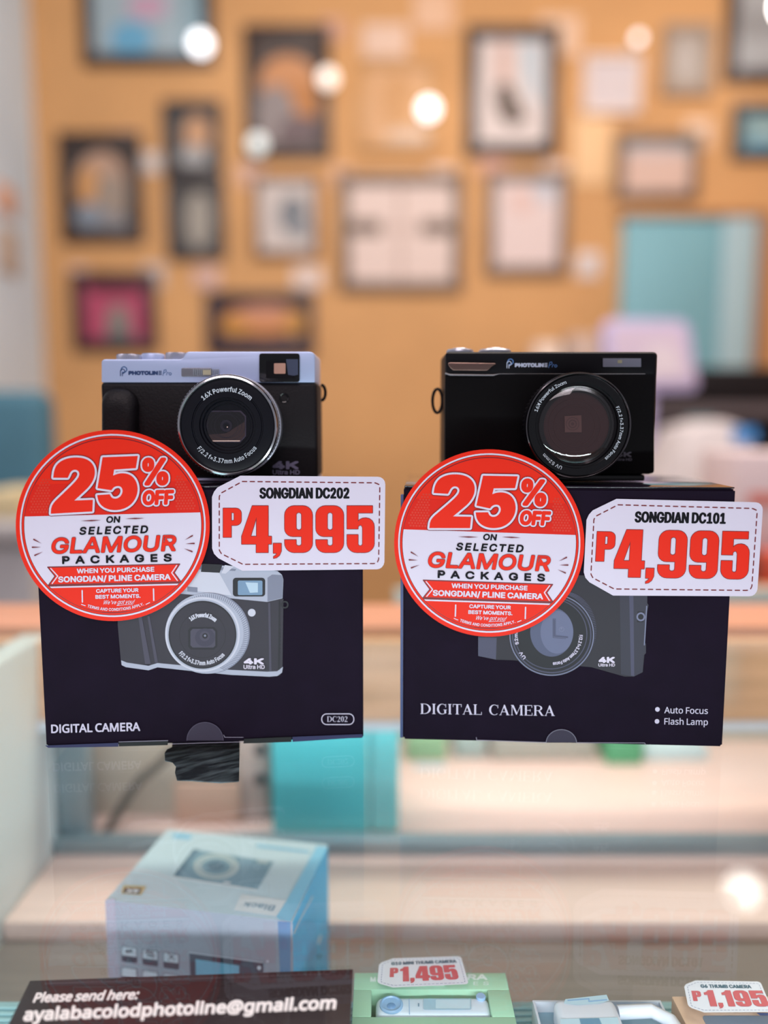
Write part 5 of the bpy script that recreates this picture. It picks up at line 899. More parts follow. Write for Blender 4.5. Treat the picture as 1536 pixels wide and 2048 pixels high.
# flash window
fw = MB().prism(outline(rr(363, 736, 424, 753.5, 3), -0.0004), (0, 0.0006, 0), mat('flash_frame', (150, 150, 160), 0.3, metal=0.6), 0.0001).build('flash', K1)
mb = MB()
for i in range(14): mb.box((A1(366 + i * 4, 0).x, Y1 - 0.0009, A1(0, 751).z), (A1(366 + i * 4 + 2.6, 0).x, Y1 - 0.0004, A1(0, 738.5).z), mat('flash_glass', (150, 160, 170), 0.1, coat=0.6), 0.0002)
mb.box((A1(387, 0).x, Y1 - 0.0010, A1(0, 750).z), (A1(404, 0).x, Y1 - 0.0008, A1(0, 740).z), mat('flash_tube', (196, 190, 160), 0.2)); mb.build('flash_glass', fw)
# grip, lugs, focus lamp, lettering
MB().puff([A1(*p, 0.0008) for p in rr(206, 776, 277, 966, (26, 34, 4, 4), 8)], (0, -0.0078, 0), leather, 7, 0.42).build('grip', K1)
for x, s in ((203, -1), (637, 1)):
    c = A1(x, 783)
    MB().tube([c + Vector((s * (0.0002 + 0.0024 * math.sin(t)), 0.016, 0.0044 * math.cos(t))) for t in [math.pi * i / 10 for i in range(11)]], 0.0009, satin_black, 8).build('strap_lug', K1)
c = A1(568, 796)
MB().lathe((c.x, Y1 + 0.0006, c.z), (0, -1, 0), [(0.0001, -0.0002), (0.0014, -0.0002), (0.0019, 0.0003), (0.0025, 0.0005), (0.0027, 0.0)], gloss_black, 32, cap=False).build('focus_lamp', K1)
art = Art(c1); grey_ink = mat('grey_ink', (128, 122, 150), 0.4)
art.text('4K', 1095, 1243, 792, 46, grey_ink, b=0.22); art.text('Ultra HD', 1095, 1250, 822, 26, grey_ink, b=0.1)
MB().art(art, plane_y(Y1), 0.0001).build('lettering', K1)
# lens
YL = 0.4055; k = (YL * math.cos(TILT) + 0.00) / F_PX
lc = at(454, 851.5, YL); R = 103 * k
LP1 = plane_y(YL)
lens = MB().lathe(lc, (0, 1, 0), [(R * .985, 0.0016), (R, 0.0022), (R, 0.0062), (R * .985, 0.0068), (R * .94, 0.0072), (R * .94, 0.0100), (R * 1.0, 0.0104), (R * 1.0, 0.0135), (R * .97, 0.0140), (R * .97, Y1 - YL + 0.002)], silver, 180, {1: R * .018, 2: R * .018}, cap=False).build('lens_barrel', K1)
MB().lathe(lc, (0, 1, 0), [(R * .905, 0.0020), (R * .915, 0.0004), (R * .93, 0.0), (R * .965, 0.0004), (R * .98, 0.0018), (R * .905, 0.0020)], chrome, 128, cap=False).build('lens_rim', lens)
fp = MB().lathe(lc, (0, 1, 0), [(R * .905, 0.0014), (R * .80, 0.0009), (R * .70, 0.0009), (R * .69, 0.0014), (R * .67, 0.0014), (R * .66, 0.0010), (R * .55, 0.0010), (R * .54, 0.0022), (R * .50, 0.0022), (R * .48, 0.0034), (R * .44, 0.0034), (R * .43, 0.0044), (0.0001, 0.0046)], face_black, 96, cap=False)
art = Art(c1)
art.arc('16X Powerful Zoom', 835, 545, 196, 133, 47, 28, mat('lens_ink', (198, 204, 214), 0.4), b=0.1)
art.arc('F/2.2 f=3.37mm Auto Focus', 835, 545, 213, 217, 324, 26, mat('lens_ink', (0, 0, 0)), b=0.06, inward=True)
fp.art(art, LP1, -0.00088); fpo = fp.build('lens_face', lens)
art = Art(c1)
oct_ = [(742, 458), (915, 458), (945, 488), (945, 604), (912, 640), (748, 640), (714, 600), (714, 492)]
oc2 = [(830 + (x - 830) * .93, 548 + (y - 548) * .91) for x, y in oct_]
art.fill([oct_, oc2], mat('aperture_rim', (60, 52, 66), 0.25)).fill(oc2, mat('aperture_dark', (16, 11, 15), 0.3)).up().fill([(720, 596), (830, 588), (938, 520), (938, 600), (909, 633), (751, 633), (722, 606)], mat('aperture_reflection', (58, 38, 38), 0.35)).up()  # the brown corner is a reflection painted into the window
mat('aperture_ring', (36, 30, 42), 0.3)
for q in (108, 88, 68): art.annulus(832, 545, q - 3, q, mat('aperture_ring', (36, 30, 42), 0.3), 60) if q < 80 else art.annulus(832, 545, q - 2.5, q, mat('aperture_ring', (0, 0, 0)), 60, k=.8)
art.up().disc(832, 545, 36, mat('lens_element', (18, 16, 30), 0.08)).up().annulus(832, 545, 20, 34, mat('aperture_ring', (0, 0, 0)), 40).disc(832, 545, 12, mat('lens_pupil', (6, 5, 8), 0.1)).up()
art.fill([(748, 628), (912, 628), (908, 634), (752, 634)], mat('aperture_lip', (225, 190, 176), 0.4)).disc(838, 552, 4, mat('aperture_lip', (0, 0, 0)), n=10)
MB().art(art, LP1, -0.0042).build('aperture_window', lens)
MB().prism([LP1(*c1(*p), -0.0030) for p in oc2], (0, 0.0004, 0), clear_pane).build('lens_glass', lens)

# ---------------------------------------------------------------- all black camera
Y2 = 0.429
Z2 = BOXTOP + 0.0003
K2 = thing('digital_camera', 'all black camera with a large glossy lens standing on the right carton', 'camera', (at(1098, 900, Y2).x, Y2 + 0.018, Z2))
def c2(cx, cy): return (840 + cx / 2.844, 660 + cy / 2.844)
def A2(px, py, dy=0.0): p = at(px, py, Y2); return Vector((p.x, p.y + dy, p.z))
def outline2(P, dy=0.0): return [A2(*p, dy) for p in P]
MB().box((A2(889, 900).x, Y2, A2(0, 949).z), (A2(1309.5, 900).x, Y2 + 0.036, A2(0, 703).z), satin_black, 0.0024, 4).build('body', K2)
MB().prism(outline2(rr(890.5, 750.5, 1308, 947, (1, 1, 6, 6)), -0.0003), (0, 0.0012, 0), leather2, 0.0002).build('front_panel', K2)
MB().box((A2(897, 900).x, Y2 + 0.003, Z2), (A2(1296, 900).x, Y2 + 0.035, A2(0, 950).z), gloss_black, 0.001, 2).build('base_plate', K2)
top = MB().prism(outline2(rr(892, 707, 1307, 748, 1), -0.0003), (0, 0.0008, 0), satin_black, 0.0001)
art = Art(c2); logo_w = mat('logo_pale', (196, 204, 226), 0.4); logo_b = mat('logo_sky', (92, 134, 196), 0.4)
logo(art, 487, 164, 55, logo_b, logo_w)
top.art(art, plane_y(Y2 - 0.0003), 0.0001); tc = top.build('top_band', K2)
MB().tube([A2(*c2(143, 247), -0.0006), A2(*c2(170, 256), -0.0008), A2(*c2(415, 258), -0.0008), A2(*c2(450, 250), -0.0004), A2(*c2(1280, 250), -0.0002)], [0.0006, 0.0007, 0.0006, 0.0002, 0.0002], chrome, 8).build('trim_line', K2)
MB().prism(outline2([c2(*p) for p in ((158, 190), (165, 186), (425, 190), (432, 196), (408, 208), (388, 228), (378, 234), (186, 232), (168, 216), (158, 200))], -0.0022), (0, 0.0026, 0), mat('bronze_lever', (140, 112, 104), 0.22, metal=0.9), 0.0004, 3).build('finger_grip_bar', K2)
for nm, x0, x1, yt in (('mode_dial', 160, 318, 92), ('shutter_dial', 350, 540, 90)):
    a, b = A2(*c2(x0, yt)), A2(*c2(x1, 122)); r = (b.x - a.x) / 2; h = a.z - b.z
    MB().lathe(((a.x + b.x) / 2, Y2 + 0.004 + r, b.z), (0, 0, 1), [(r * .97, 0), (r, 0.0004), (r, h * .45), (r * .9, h * .75), (r * .55, h * .85), (r * .5, h), (0.0001, h)], silver, 96, {1: 0.0003, 2: 0.0003}).build(nm, tc)
fl = MB().prism(outline2(rr(*c2(1030, 152), *c2(1262, 216), 2), -0.0006), (0, 0.0006, 0), satin_black, 0.0001).build('flash', K2)
mb = MB().prism(outline2(rr(*c2(1037, 162), *c2(1254, 211), 1), -0.0012), (0, 0.0005, 0), mat('flash_window', (112, 112, 128), 0.15, coat=0.5), 0.0001)
mb.prism(outline2(rr(*c2(1120, 172), *c2(1145, 190), 1), -0.0014), (0, 0.0002, 0), mat('flash_bulb', (150, 145, 120), 0.2)); mb.build('flash_glass', fl)
c = A2(*c2(138, 398))
MB().tube([c + Vector((-0.0015 + 0.0028 * math.cos(t) - 0.0012, 0.016, 0.0068 * math.sin(t))) for t in [2 * math.pi * i / 16 for i in range(16)]], 0.0009, satin_black, 8, True).build('strap_lug', K2)
art = Art(c2); dim_ink = mat('dim_ink', (84, 80, 92), 0.4)
art.text('4K', 1110, 1203, 722, 28, dim_ink, b=0.2); art.text('Ultra HD', 1108, 1206, 744, 15, dim_ink, b=0.08)
MB().art(art, plane_y(Y2 - 0.0003), 0.0001).build('lettering', K2)
YM = 0.4062; k = YM * math.cos(TILT) / F_PX
lc = at(1157.5, 851.5, YM); R = 107 * k; LP2 = plane_y(YM)
lens = MB().lathe(lc, (0, 1, 0), [(R * .99, 0.0018), (R, 0.0026), (R, 0.0040), (R * .97, 0.0044), (R * .97, 0.0058), (R * .99, 0.0062), (R * .99, 0.0118), (R * .96, 0.0124), (R * .92, 0.0128), (R * .92, 0.0170), (R * .90, Y2 - YM + 0.002)], satin_black, 150, {5: R * .03, 6: R * .03}, cap=False).build('lens_barrel', K2)
MB().lathe(lc, (0, 1, 0), [(R * .94, 0.0018), (R * .955, 0.0003), (R * .965, 0.0), (R * .985, 0.0004), (R * .995, 0.0020), (R * .94, 0.0022)], mat('dark_chrome', (110, 106, 110), 0.15, metal=1.0), 128, cap=False).build('lens_rim', lens)
fp = MB().lathe(lc, (0, 1, 0), [(R * .945, 0.0012), (R * .93, 0.0009), (R * .80, 0.0012), (R * .79, 0.0018), (R * .76, 0.0018), (R * .74, 0.0034), (R * .66, 0.0042), (R * .65, 0.0052), (R * .62, 0.0052)], gloss_black, 96, cap=False)
art = Art(c2); ink2 = mat('lens_ink', (0, 0, 0))
art.arc('16X Powerful Zoom', 905, 545, 250, 162, 106, 20, ink2, b=0.06, sx=1.1)
art.arc('F/2.2 f=3.37mm Auto Focus', 905, 545, 234, 27, -52, 19, ink2, b=0.06)
art.arc('UV 52mm', 905, 545, 250, -112, -142, 20, ink2, b=0.06)
fp.art(art, LP2, -0.00102); fp.build('lens_face', lens)
brick = mat('red_brown_lens_coating', (52, 26, 26), 0.25)
ip = MB().lathe(lc, (0, 1, 0), [(R * .66, 0.0058), (R * .55, 0.0064), (0.0001, 0.0066)], brick, 96, cap=False)
art = Art(c2)
br2 = mat('lens_inner_ring', (66, 34, 34), 0.3); br3 = mat('sensor_window', (92, 64, 60), 0.3); br4 = mat('sensor_ring', (70, 46, 46), 0.3)
for q in (198, 150, 118): art.annulus(880, 545, q - 3, q, br2, 80)
art.up().fill([(822, 490), (918, 484), (920, 582), (824, 582)], br3).up().annulus(868, 534, 34, 38, br4, 40).annulus(868, 534, 18, 24, br4, 40).disc(868, 534, 9, br4, n=20)
ip.art(art, LP2, -0.0061); ip.build('inner_element', lens)
prof = [(R * .745 * math.sin(t), 0.0036 - 0.0036 * (math.cos(t) - math.cos(1.15)) / (1 - math.cos(1.15))) for t in [1.15 - 1.15 * i / 14 for i in range(15)]]
prof = [(R * .745 * math.sin(t) / math.sin(1.15), d) for (r0, d), t in zip(prof, [1.15 - 1.15 * i / 14 for i in range(15)])]
prof[-1] = (0.0001, prof[-1][1])
MB().lathe(lc, (0, 1, 0), prof, glass('lens_coated_glass', (0.90, 0.84, 0.86), 0.06, 0.01), 96, cap=False).build('lens_glass', lens)

# ---------------------------------------------------------------- worn tape patch under the glass
tape_m = mat('worn_black_tape', (36, 42, 50), 0.5, noise=(90, 0.75, (0.5, 2.2, 1)))
nt = tape_m.node_tree
for n_ in list(nt.nodes):
    if n_.type == 'MAPPING':
        mr = nt.nodes.new('ShaderNodeMapping'); mr.inputs['Rotation'].default_value = (0, 0, math.radians(-34))
        nt.links.new(n_.inputs[0].links[0].from_socket, mr.inputs[0]); nt.links.new(mr.outputs[0], n_.inputs[0])
    if n_.type == 'VALTORGB': n_.color_ramp.elements[1].color = (0.20, 0.235, 0.265, 1); n_.color_ramp.elements[0].color = (0.02, 0.024, 0.03, 1); n_.color_ramp.elements[0].position = 0.42
TP = plane_z(-0.0064)
tp = [(345, 1474), (480, 1466), (478, 1562), (440, 1565), (385, 1561), (354, 1560), (350, 1545), (352, 1533), (345, 1524), (330, 1521), (329, 1506), (334, 1498), (344, 1494)]
mb = MB().prism([TP(*p) for p in tp], (0, 0, -0.0004), tape_m)
tag(mb.build('tape_patch', None, TP(415, 1520)), 'scratched black tape patch stuck under the glass in front of the left carton', 'tape')
# ---------------------------------------------------------------- things inside the case
# pale blue camera carton on the sunken floor
zt = -0.109
cs = [on_z(*p, zt) for p in ((212, 1800), (580, 1845), (660, 1690), (335, 1660))]
ux = ((cs[1] - cs[0]) + (cs[2] - cs[3])).normalized(); uy = Vector((-ux.y, ux.x, 0))
Wd = ((cs[1] - cs[0]).length + (cs[2] - cs[3]).length) / 2; Dp = ((cs[3] - cs[0]).dot(uy) + (cs[2] - cs[1]).dot(uy)) / 2
o_ = cs[0]; zb = -0.2145
ang = math.atan2(ux.y, ux.x)
blue = mat('sky_blue_carton', (70, 198, 255), 0.45); pale_carton = mat('pale_blue_white_carton', (196, 214, 226), 0.5); grey_face = mat('grey_lilac_carton', (160, 162, 178), 0.5)
BX = thing('camera_carton', 'pale blue and white camera carton behind the dark sign inside the case', 'carton', ((cs[0] + cs[2]) / 2).to_tuple()[:2] + (zb,))
def bx(u, v, z): p = o_ + ux * u + uy * v; return Vector((p.x, p.y, z))
h = MB()
v8 = [bx(0, 0, zb), bx(Wd, 0, zb), bx(Wd, Dp, zb), bx(0, Dp, zb), bx(0, 0, zt), bx(Wd, 0, zt), bx(Wd, Dp, zt), bx(0, Dp, zt)]
h.add(v8, [[4, 5, 6, 7]], pale_carton).add(v8, [[0, 1, 5, 4]], grey_face).add(v8, [[1, 2, 6, 5], [2, 3, 7, 6], [3, 0, 4, 7], [3, 2, 1, 0]], blue)
def bt(x, y): return (180 + x / 2.844, 1600 + y / 2.844)
TPn = plane_z(zt)
a = Art(bt)
b_mid = mat('print_slate', (126, 158, 178), 0.5); b_dk = mat('print_slate_dark', (102, 132, 152), 0.5); b_lt = mat('print_pale', (188, 200, 204), 0.5); b_wh = mat('print_white', (222, 226, 232), 0.5); b_bl = mat('print_sky', (140, 200, 232), 0.5)
a.fill([(590, 278), (640, 290), (1045, 352), (950, 512), (468, 436)], b_mid).up()
a.fill([(590, 278), (620, 282), (500, 440), (468, 436)], b_dk).fill([(465, 432), (950, 508), (946, 518), (462, 442)], b_wh)
a.fill(ring_pts(717, 378, 128, 72), b_lt).up().fill(ring_pts(717, 378, 84, 46), b_mid).fill([ring_pts(717, 378, 106, 60), ring_pts(717, 378, 100, 56)], b_mid).up().fill(ring_pts(717, 374, 50, 26), b_dk)
a.fill([(955, 340), (1015, 350), (1008, 364), (950, 354)], b_lt).fill([(760, 462), (800, 466), (798, 476), (758, 472)], b_wh)
a.fill([(480, 190), (578, 200), (570, 222), (466, 212)], b_bl)
a.fill([(950, 252), (1250, 290), (1246, 300), (944, 264)], b_bl)
a.fill([(860, 536), (1118, 572), (1060, 662), (818, 628)], b_wh).fill([(190, 485), (320, 490), (290, 540), (178, 532)], mat('print_gold', (206, 186, 140), 0.5)).up()
a.fill([(200, 498), (296, 502), (280, 535), (186, 528)], mat('print_black', (60, 70, 70), 0.5)).up()
TU = lambda X, Y: bt(X, Y)
def updown(t, corners, m, b=0.1):
    """word printed for a reader on the far side of the carton: mapped into the four corners"""
    (x0, y0), (x1, y1), (x2, y2), (x3, y3) = corners   # start-base, end-base, end-cap, start-cap
    def F(x, y): s_, t_ = x / 1000.0, -y / 250.0; return bt((x0 * (1 - s_) + x1 * s_) * (1 - t_) + (x3 * (1 - s_) + x2 * s_) * t_, (y0 * (1 - s_) + y1 * s_) * (1 - t_) + (y3 * (1 - s_) + y2 * s_) * t_)
    tf = a.tf; a.tf = F; a.text(t, 0, 1000, 0, 250, m, b=b); a.tf = tf
updown('4K', [(285, 506), (212, 502), (202, 528), (272, 532)], b_wh, 0.2)
updown('Black', [(1058, 600), (880, 580), (866, 604), (1040, 632)], b_mid, 0.06)
a.up().fill([(1118, 572), (1290, 262), (1352, 268), (1140, 690), (1076, 680), (1060, 662)], b_bl)
h.art(a, TPn, 0.0001)
# front face print: feature icons and a screen
FPn = Plane(o_, -uy)
a = Art(bt); ic = mat('icon_white', (205, 208, 222), 0.5); id_ = mat('icon_dark', (70, 72, 88), 0.5)
a.fill([(86, 570), (140, 562), (170, 1020), (105, 1010)], mat('carton_edge_pink', (176, 166, 184), 0.5)).fill([(1068, 690), (1140, 694), (1140, 1100), (1085, 1100)], mat('carton_edge_blue', (104, 134, 176), 0.5))
for r_, (yy, sl) in enumerate(((832, 0.14), (950, 0.14))):
    for c_ in range(3):
        x = 182 + c_ * 119; y = yy + c_ * 18 + r_ * 2
        S = lambda X, Y: (x + X, y + Y + X * sl)
        a.fill([S(*p) for p in rr(-3, -3, 86, 86, 10)], id_)
    a.up()
    for c_ in range(3):
        x = 182 + c_ * 119; y = yy + c_ * 18 + r_ * 2
        S = lambda X, Y: (x + X, y + Y + X * sl)
        a.fill([S(*p) for p in rr(0, 0, 82, 50, (9, 9, 0, 0))], ic)
a.up(); a.text('4K', 200, 243, 870, 20, id_, b=0.2)
a.stroke(rr(325, 864, 358, 888, 5), 2.5, id_, True).stroke(ring_pts(342, 877, 7, n=12), 2, id_, True).stroke(ring_pts(463, 892, 9, n=4), 3, id_, True)
for sx in (-1, 1):
    for sy in (-1, 1): a.stroke([(463 + sx * 18, 892 + sy * 10), (463 + sx * 18, 892 + sy * 17), (463 + sx * 10, 892 + sy * 17)], 2, id_)
a.stroke([(316, 868), (322, 858), (332, 856)], 2.2, id_).stroke([(368, 884), (362, 894), (352, 896)], 2.2, id_)
a.fill([(565, 868), (985, 925), (985, 1120), (575, 1100)], id_).up().fill([(600, 905), (848, 942), (850, 1110), (604, 1095)], mat('print_screen', (122, 180, 212), 0.4))
a.stroke([(565, 868), (980, 924)], 3, ic).fill(ring_pts(962, 955, 12), ic).fill(ring_pts(1010, 918, 8), ic)
h.art(a, FPn, 0.0001)
sp = Plane(bx(Wd, 0, 0), ux)
a = Art(bt); a.stroke([(1160, 760), (1190, 690), (1265, 550)], 3, b_wh).stroke([(1300, 815), (1310, 775)], 6, b_wh).fill([(1298, 880), (1312, 876), (1310, 900), (1296, 904)], mat('print_navy', (40, 80, 120), 0.5))
h.art(a, sp, 0.0001)
h.build('carton_body', BX)

# dark sign on a low stand
t0, t1 = at(60, 1961, 0.352), at(706, 1938, 0.352)
tdir = (t1 - t0).normalized(); down = Vector((0, -math.cos(math.radians(11)), -math.sin(math.radians(11))))
SPn = Plane(t0, tdir.cross(down) if tdir.cross(down).z > 0 else down.cross(tdir))
SG = thing('sign', 'dark brown sign asking to send photos by mail, in front of the pale blue carton', 'sign', (-0.095, 0.31, -0.1602))
sign_m = mat('dark_brown_sign', (44, 30, 34), 0.5, spec=0.3)
L_ = (t1 - t0).length
P4 = [t0, t1, t1 + down * 0.085, t0 + down * 0.085]
sg = MB().prism(P4, -SPn.n * 0.002, sign_m, 0.0003)
a = Art(lambda x, y: (x / 2.0211, 1900 + y / 2.0211)); ink = mat('sign_ink', (226, 204, 204), 0.5)
a.fill([(180, 140), (1340, 100), (1340, 94), (180, 133)], mat('sign_band', (54, 40, 46), 0.5)).up()
a.text('Please send here:', 132, 572, 206, 40, ink, font=NOTO_G, b=0.12, shear=0.45, rot=1.8)
a.text('ayalabacolodphotoline@gmail.com', 92, 1368, 264, 54, ink, font=NOTO_G, b=0.13, shear=0.2, rot=2.2)
sg.art(a, SPn, 0.0001)
sg.build('sign_panel', SG)
mm = (t0 + t1) / 2
MB().box((t0.x + 0.012, mm.y - 0.030, -0.1602), (t1.x - 0.012, mm.y - 0.024, mm.z - 0.0105), mat('stand_acrylic', (150, 165, 170), 0.3), 0.001).box((t0.x + 0.012, mm.y - 0.055, -0.1602), (t1.x - 0.012, mm.y + 0.0, -0.158), mat('stand_acrylic', (0, 0, 0)), 0.0008).build('stand', SG)

# green window carton with a small white camera in it
ZG = -0.134
g0, g1 = on_z(709, 1945, ZG), on_z(1011, 1945, ZG)
GB = thing('window_carton', 'pale green carton with a window, next to the dark sign', 'carton', ((g0.x + g1.x) / 2, g0.y - 0.035, -0.1602))
green = mat('mint_green_carton', (168, 212, 182), 0.5)
yb, yf = g0.y, g0.y - 0.080
def gt(x, y): return (680 + x / 3.657, 1880 + y / 3.657)
w0, w1 = on_z(*gt(232, 362), ZG), on_z(*gt(1112, 560), ZG)
mb = MB(); Z0 = -0.1602
mb.box((g0.x, w0.y, Z0), (g1.x, yb, ZG), green, 0.0006)
mb.box((g0.x, yf, Z0), (g1.x, w1.y, ZG), green, 0.0006)
mb.box((g0.x, w1.y, Z0), (w0.x, w0.y, ZG), green, 0.0006)
mb.box((w1.x, w1.y, Z0), (g1.x, w0.y, ZG), green, 0.0006)
mb.box((w0.x, w1.y, Z0), (w1.x, w0.y, Z0 + 0.004), mat('tray_blue_grey', (120, 150, 168), 0.5))
a = Art(gt); gi = mat('pale_green_ink', (226, 236, 232), 0.5)
a.text('M', 222, 262, 306, 36, gi, b=0.14); a.text('RA', 930, 1078, 292, 42, gi, b=0.16); a.text('ES', 976, 1088, 330, 26, gi, b=0.04, track=500)
mb.art(a, plane_z(ZG), 0.0001)
mb.build('carton_body', GB)
tcm = thing('thumb_camera', 'small white camera lying in the window of the green carton', 'camera', ((w0.x + w1.x) / 2, (w0.y + w1.y) / 2, Z0 + 0.004))
tw = mat('pale_blue_white_plastic', (214, 226, 238), 0.3); tl = mat('pale_blue_plastic', (150, 186, 222), 0.25); ts = mat('pale_screen', (168, 200, 216), 0.15)
cx0, cx1 = on_z(*gt(252, 480), ZG).x, on_z(*gt(1108, 480), ZG).x
MB().box((cx0 + 0.0006, w1.y + 0.0006, Z0 + 0.0042), (cx1 - 0.0004, w0.y - 0.003, ZG - 0.0008), tw, 0.004, 4).build('body', tcm)
zc = ZG - 0.0008
p = on_z(*gt(375, 478), zc); ln = MB().lathe((p.x, p.y, zc), (0, 0, 1), [(0.0062, 0), (0.0062, 0.0008), (0.0052, 0.0012), (0.0048, 0.0006), (0.0001, 0.0003)], tl, 40, cap=False).build('lens', tcm)
MB().lathe((p.x, p.y - 0.001, zc + 0.0004), (0, 0, 1), [(0.0024, 0), (0.0020, 0.0003), (0.0001, 0.0004)], mat('lens_blue', (120, 160, 205), 0.15), 30).build('lens_pupil', ln)
a = Art(gt); a.rect(610, 428, 960, 510, ts, 10).up().rect(700, 436, 950, 500, mat('pale_screen_light', (200, 222, 232), 0.2), 4).fill([(503, 430), (507, 430), (511, 545), (506, 545)], tl).rect(570, 462, 580, 486, b_mid)
MB().art(a, plane_z(zc), 0.0003).build('screen', tcm)
p = on_z(*gt(1030, 424), zc); MB().lathe((p.x, p.y, zc), (0, 0, 1), [(0.0026, 0), (0.0026, 0.0010), (0.0022, 0.0014), (0.0001, 0.0014)], tl, 30).build('button', tcm)

# price tag lying on the green carton, propped up on foam
def flat_tag(label, quad, z, title, amount, tx, px_, pp, dashm, tb, stand_on):
    """quad: photo points of the tag drawing's corners (93,82) (1425,82) (1425,812) (93,812)"""
    W4 = [on_z(*q, z) for q in quad]
    def T(x, y):
        s_, t_ = (x - 93) / 1332.0, (y - 82) / 730.0
        q = W4[0].lerp(W4[1], s_).lerp(W4[3].lerp(W4[2], s_), t_)
        d = q - CAM; f = d.dot(FWD)
        return (768 + F_PX * d.dot(RIGHT) / f, 1024 - F_PX * d.dot(UP) / f)
    o = price_tag('price_tag', label, plane_z(z), T, title, amount, tx, px_, mat('faded_red_print', (206, 96, 104), 0.45), mat('faded_teal_print', (62, 98, 116), 0.45), dashm, pp=pp, thick=0.0012, base_m=mat('white_card', (226, 226, 236), 0.5), tb=tb, step=0.00006)
    c = sum(W4, Vector()) / 4
    MB().box((c.x - 0.012, c.y - 0.004, stand_on), (c.x + 0.012, c.y + 0.004, z - 0.0012), mat('foam_pad', (215, 215, 220), 0.8)).build('foam_pad', o)
    return o
dm = mat('faded_dash', (130, 140, 170), 0.45)
flat_tag('white price tag reading 1,495 lying on the pale green carton', [gt(290, 138), gt(884, 116), gt(948, 326), gt(268, 352)], -0.1285, 'G10 MINI THUMB CAMERA', '1,495', (285, 1330), (430, 1295), (275, 385), dm, 0.16, ZG + 0.0001)

# open carton with a white camera
def ht(x, y): return (1020 + x / 2.977, 1900 + y / 2.977)
ZH = -0.136
h0, h1 = on_z(*ht(140, 325), ZH), on_z(*ht(884, 274), ZH)
OC = thing('open_carton', 'open grey carton holding a white camera, beside the green carton', 'carton', ((h0.x + h1.x) / 2, h0.y - 0.04, Z0))
hb = (h0.y + h1.y) / 2; hf = hb - 0.075; card = mat('white_card_edge', (206, 210, 220), 0.5); inn = mat('blue_grey_tray', (136, 164, 180), 0.45)
mb = MB().box((h0.x, hb - 0.0012, Z0), (h1.x, hb, ZH), card).box((h0.x, hf, Z0), (h0.x + 0.0012, hb - 0.0012, ZH), card).box((h1.x - 0.0012, hf, Z0), (h1.x, hb - 0.0012, ZH), card).box((h0.x + 0.0012, hf, Z0), (h1.x - 0.0012, hf + 0.0012, ZH), card)
mb.build('carton_wall', OC)
MB().box((h0.x + 0.0013, hf + 0.0013, Z0), (h1.x - 0.0013, hb - 0.0013, ZH - 0.006), inn).build('tray', OC)
WC = thing('toy_camera', 'white camera lying in the open grey carton', 'camera', (on_z(*ht(450, 400), ZH).x, hb - 0.03, ZH - 0.006))
q0, q1 = on_z(*ht(258, 300), -0.128), on_z(*ht(612, 262), -0.128)
MB().box((q0.x, hb - 0.055, ZH - 0.006), (q1.x, (q0.y + q1.y) / 2, -0.128), mat('white_plastic', (226, 228, 238), 0.3), 0.004, 4).build('body', WC)
a = Art(ht); a.fill([(330, 292), (575, 266), (590, 300), (540, 318), (400, 328), (320, 318)], mat('print_pale_blue', (190, 214, 226), 0.4)).up().stroke([(345, 300), (470, 290), (470, 306), (575, 296)], 4, tl)
a.fill([(300, 410), (640, 400), (660, 470), (300, 470)], mat('print_pale_blue', (0, 0, 0))).up().fill([(412, 408), (530, 405), (560, 470), (430, 470)], mat('print_steel', (110, 150, 176), 0.3))
MB().art(a, plane_z(-0.128), 0.0002).build('screen', WC)
e0 = on_z(*ht(640, 372), -0.134); e1 = on_z(*ht(905, 441), -0.134)
MB().tube([Vector((e0.x, e0.y, -0.134)), Vector((e0.x + 0.018, e0.y + 0.001, -0.134)), Vector((e0.x + 0.026, e0.y - 0.006, -0.134)), Vector((e0.x + 0.028, e0.y - 0.020, -0.134)), Vector((e0.x + 0.028, e0.y - 0.04, -0.134))], 0.0035, mat('white_plastic', (0, 0, 0)), 10).build('wrist_strap', WC)

# kraft carton at the right edge with its tag
k0, k1 = on_z(*ht(962, 272), ZH), on_z(*ht(1800, 272), ZH)
KB = thing('window_carton', 'peach carton with a dark window at the right edge of the case', 'carton', ((k0.x + k1.x) / 2, k0.y - 0.04, Z0))
kw0, kw1 = on_z(*ht(1140, 392), ZH), on_z(*ht(1700, 520), ZH)
peach = mat('peach_carton', (226, 190, 164), 0.5)
MB().box((k0.x, k0.y - 0.08, Z0), (k1.x, k0.y, ZH - 0.0002), peach, 0.0006).build('carton_body', KB)
MB().prism([Vector((x, y, ZH - 0.00018)) for x, y in rr(kw0.x, kw0.y, kw1.x, kw0.y - 0.045, 0.002)], (0, 0, 0.0003), mat('grey_window', (120, 134, 150), 0.12, coat=0.4)).build('window', KB)
MB().prism([on_z(*ht(*p), ZH - 0.00018) for p in ((1470, 376), (1560, 376), (1560, 390), (1490, 390))], (0, 0, 0.0002), mat('print_blue_band', (70, 96, 150), 0.4)).build('label', KB)
flat_tag('white price tag reading 1,195 lying on the peach carton', [ht(1030, 180), ht(1490, 186), ht(1572, 372), ht(1068, 372)], -0.1300, 'G6 THUMB CAMERA', '1,195', (370, 1230), (400, 1400), (200, 330), dm, 0.18, ZH + 0.0001)
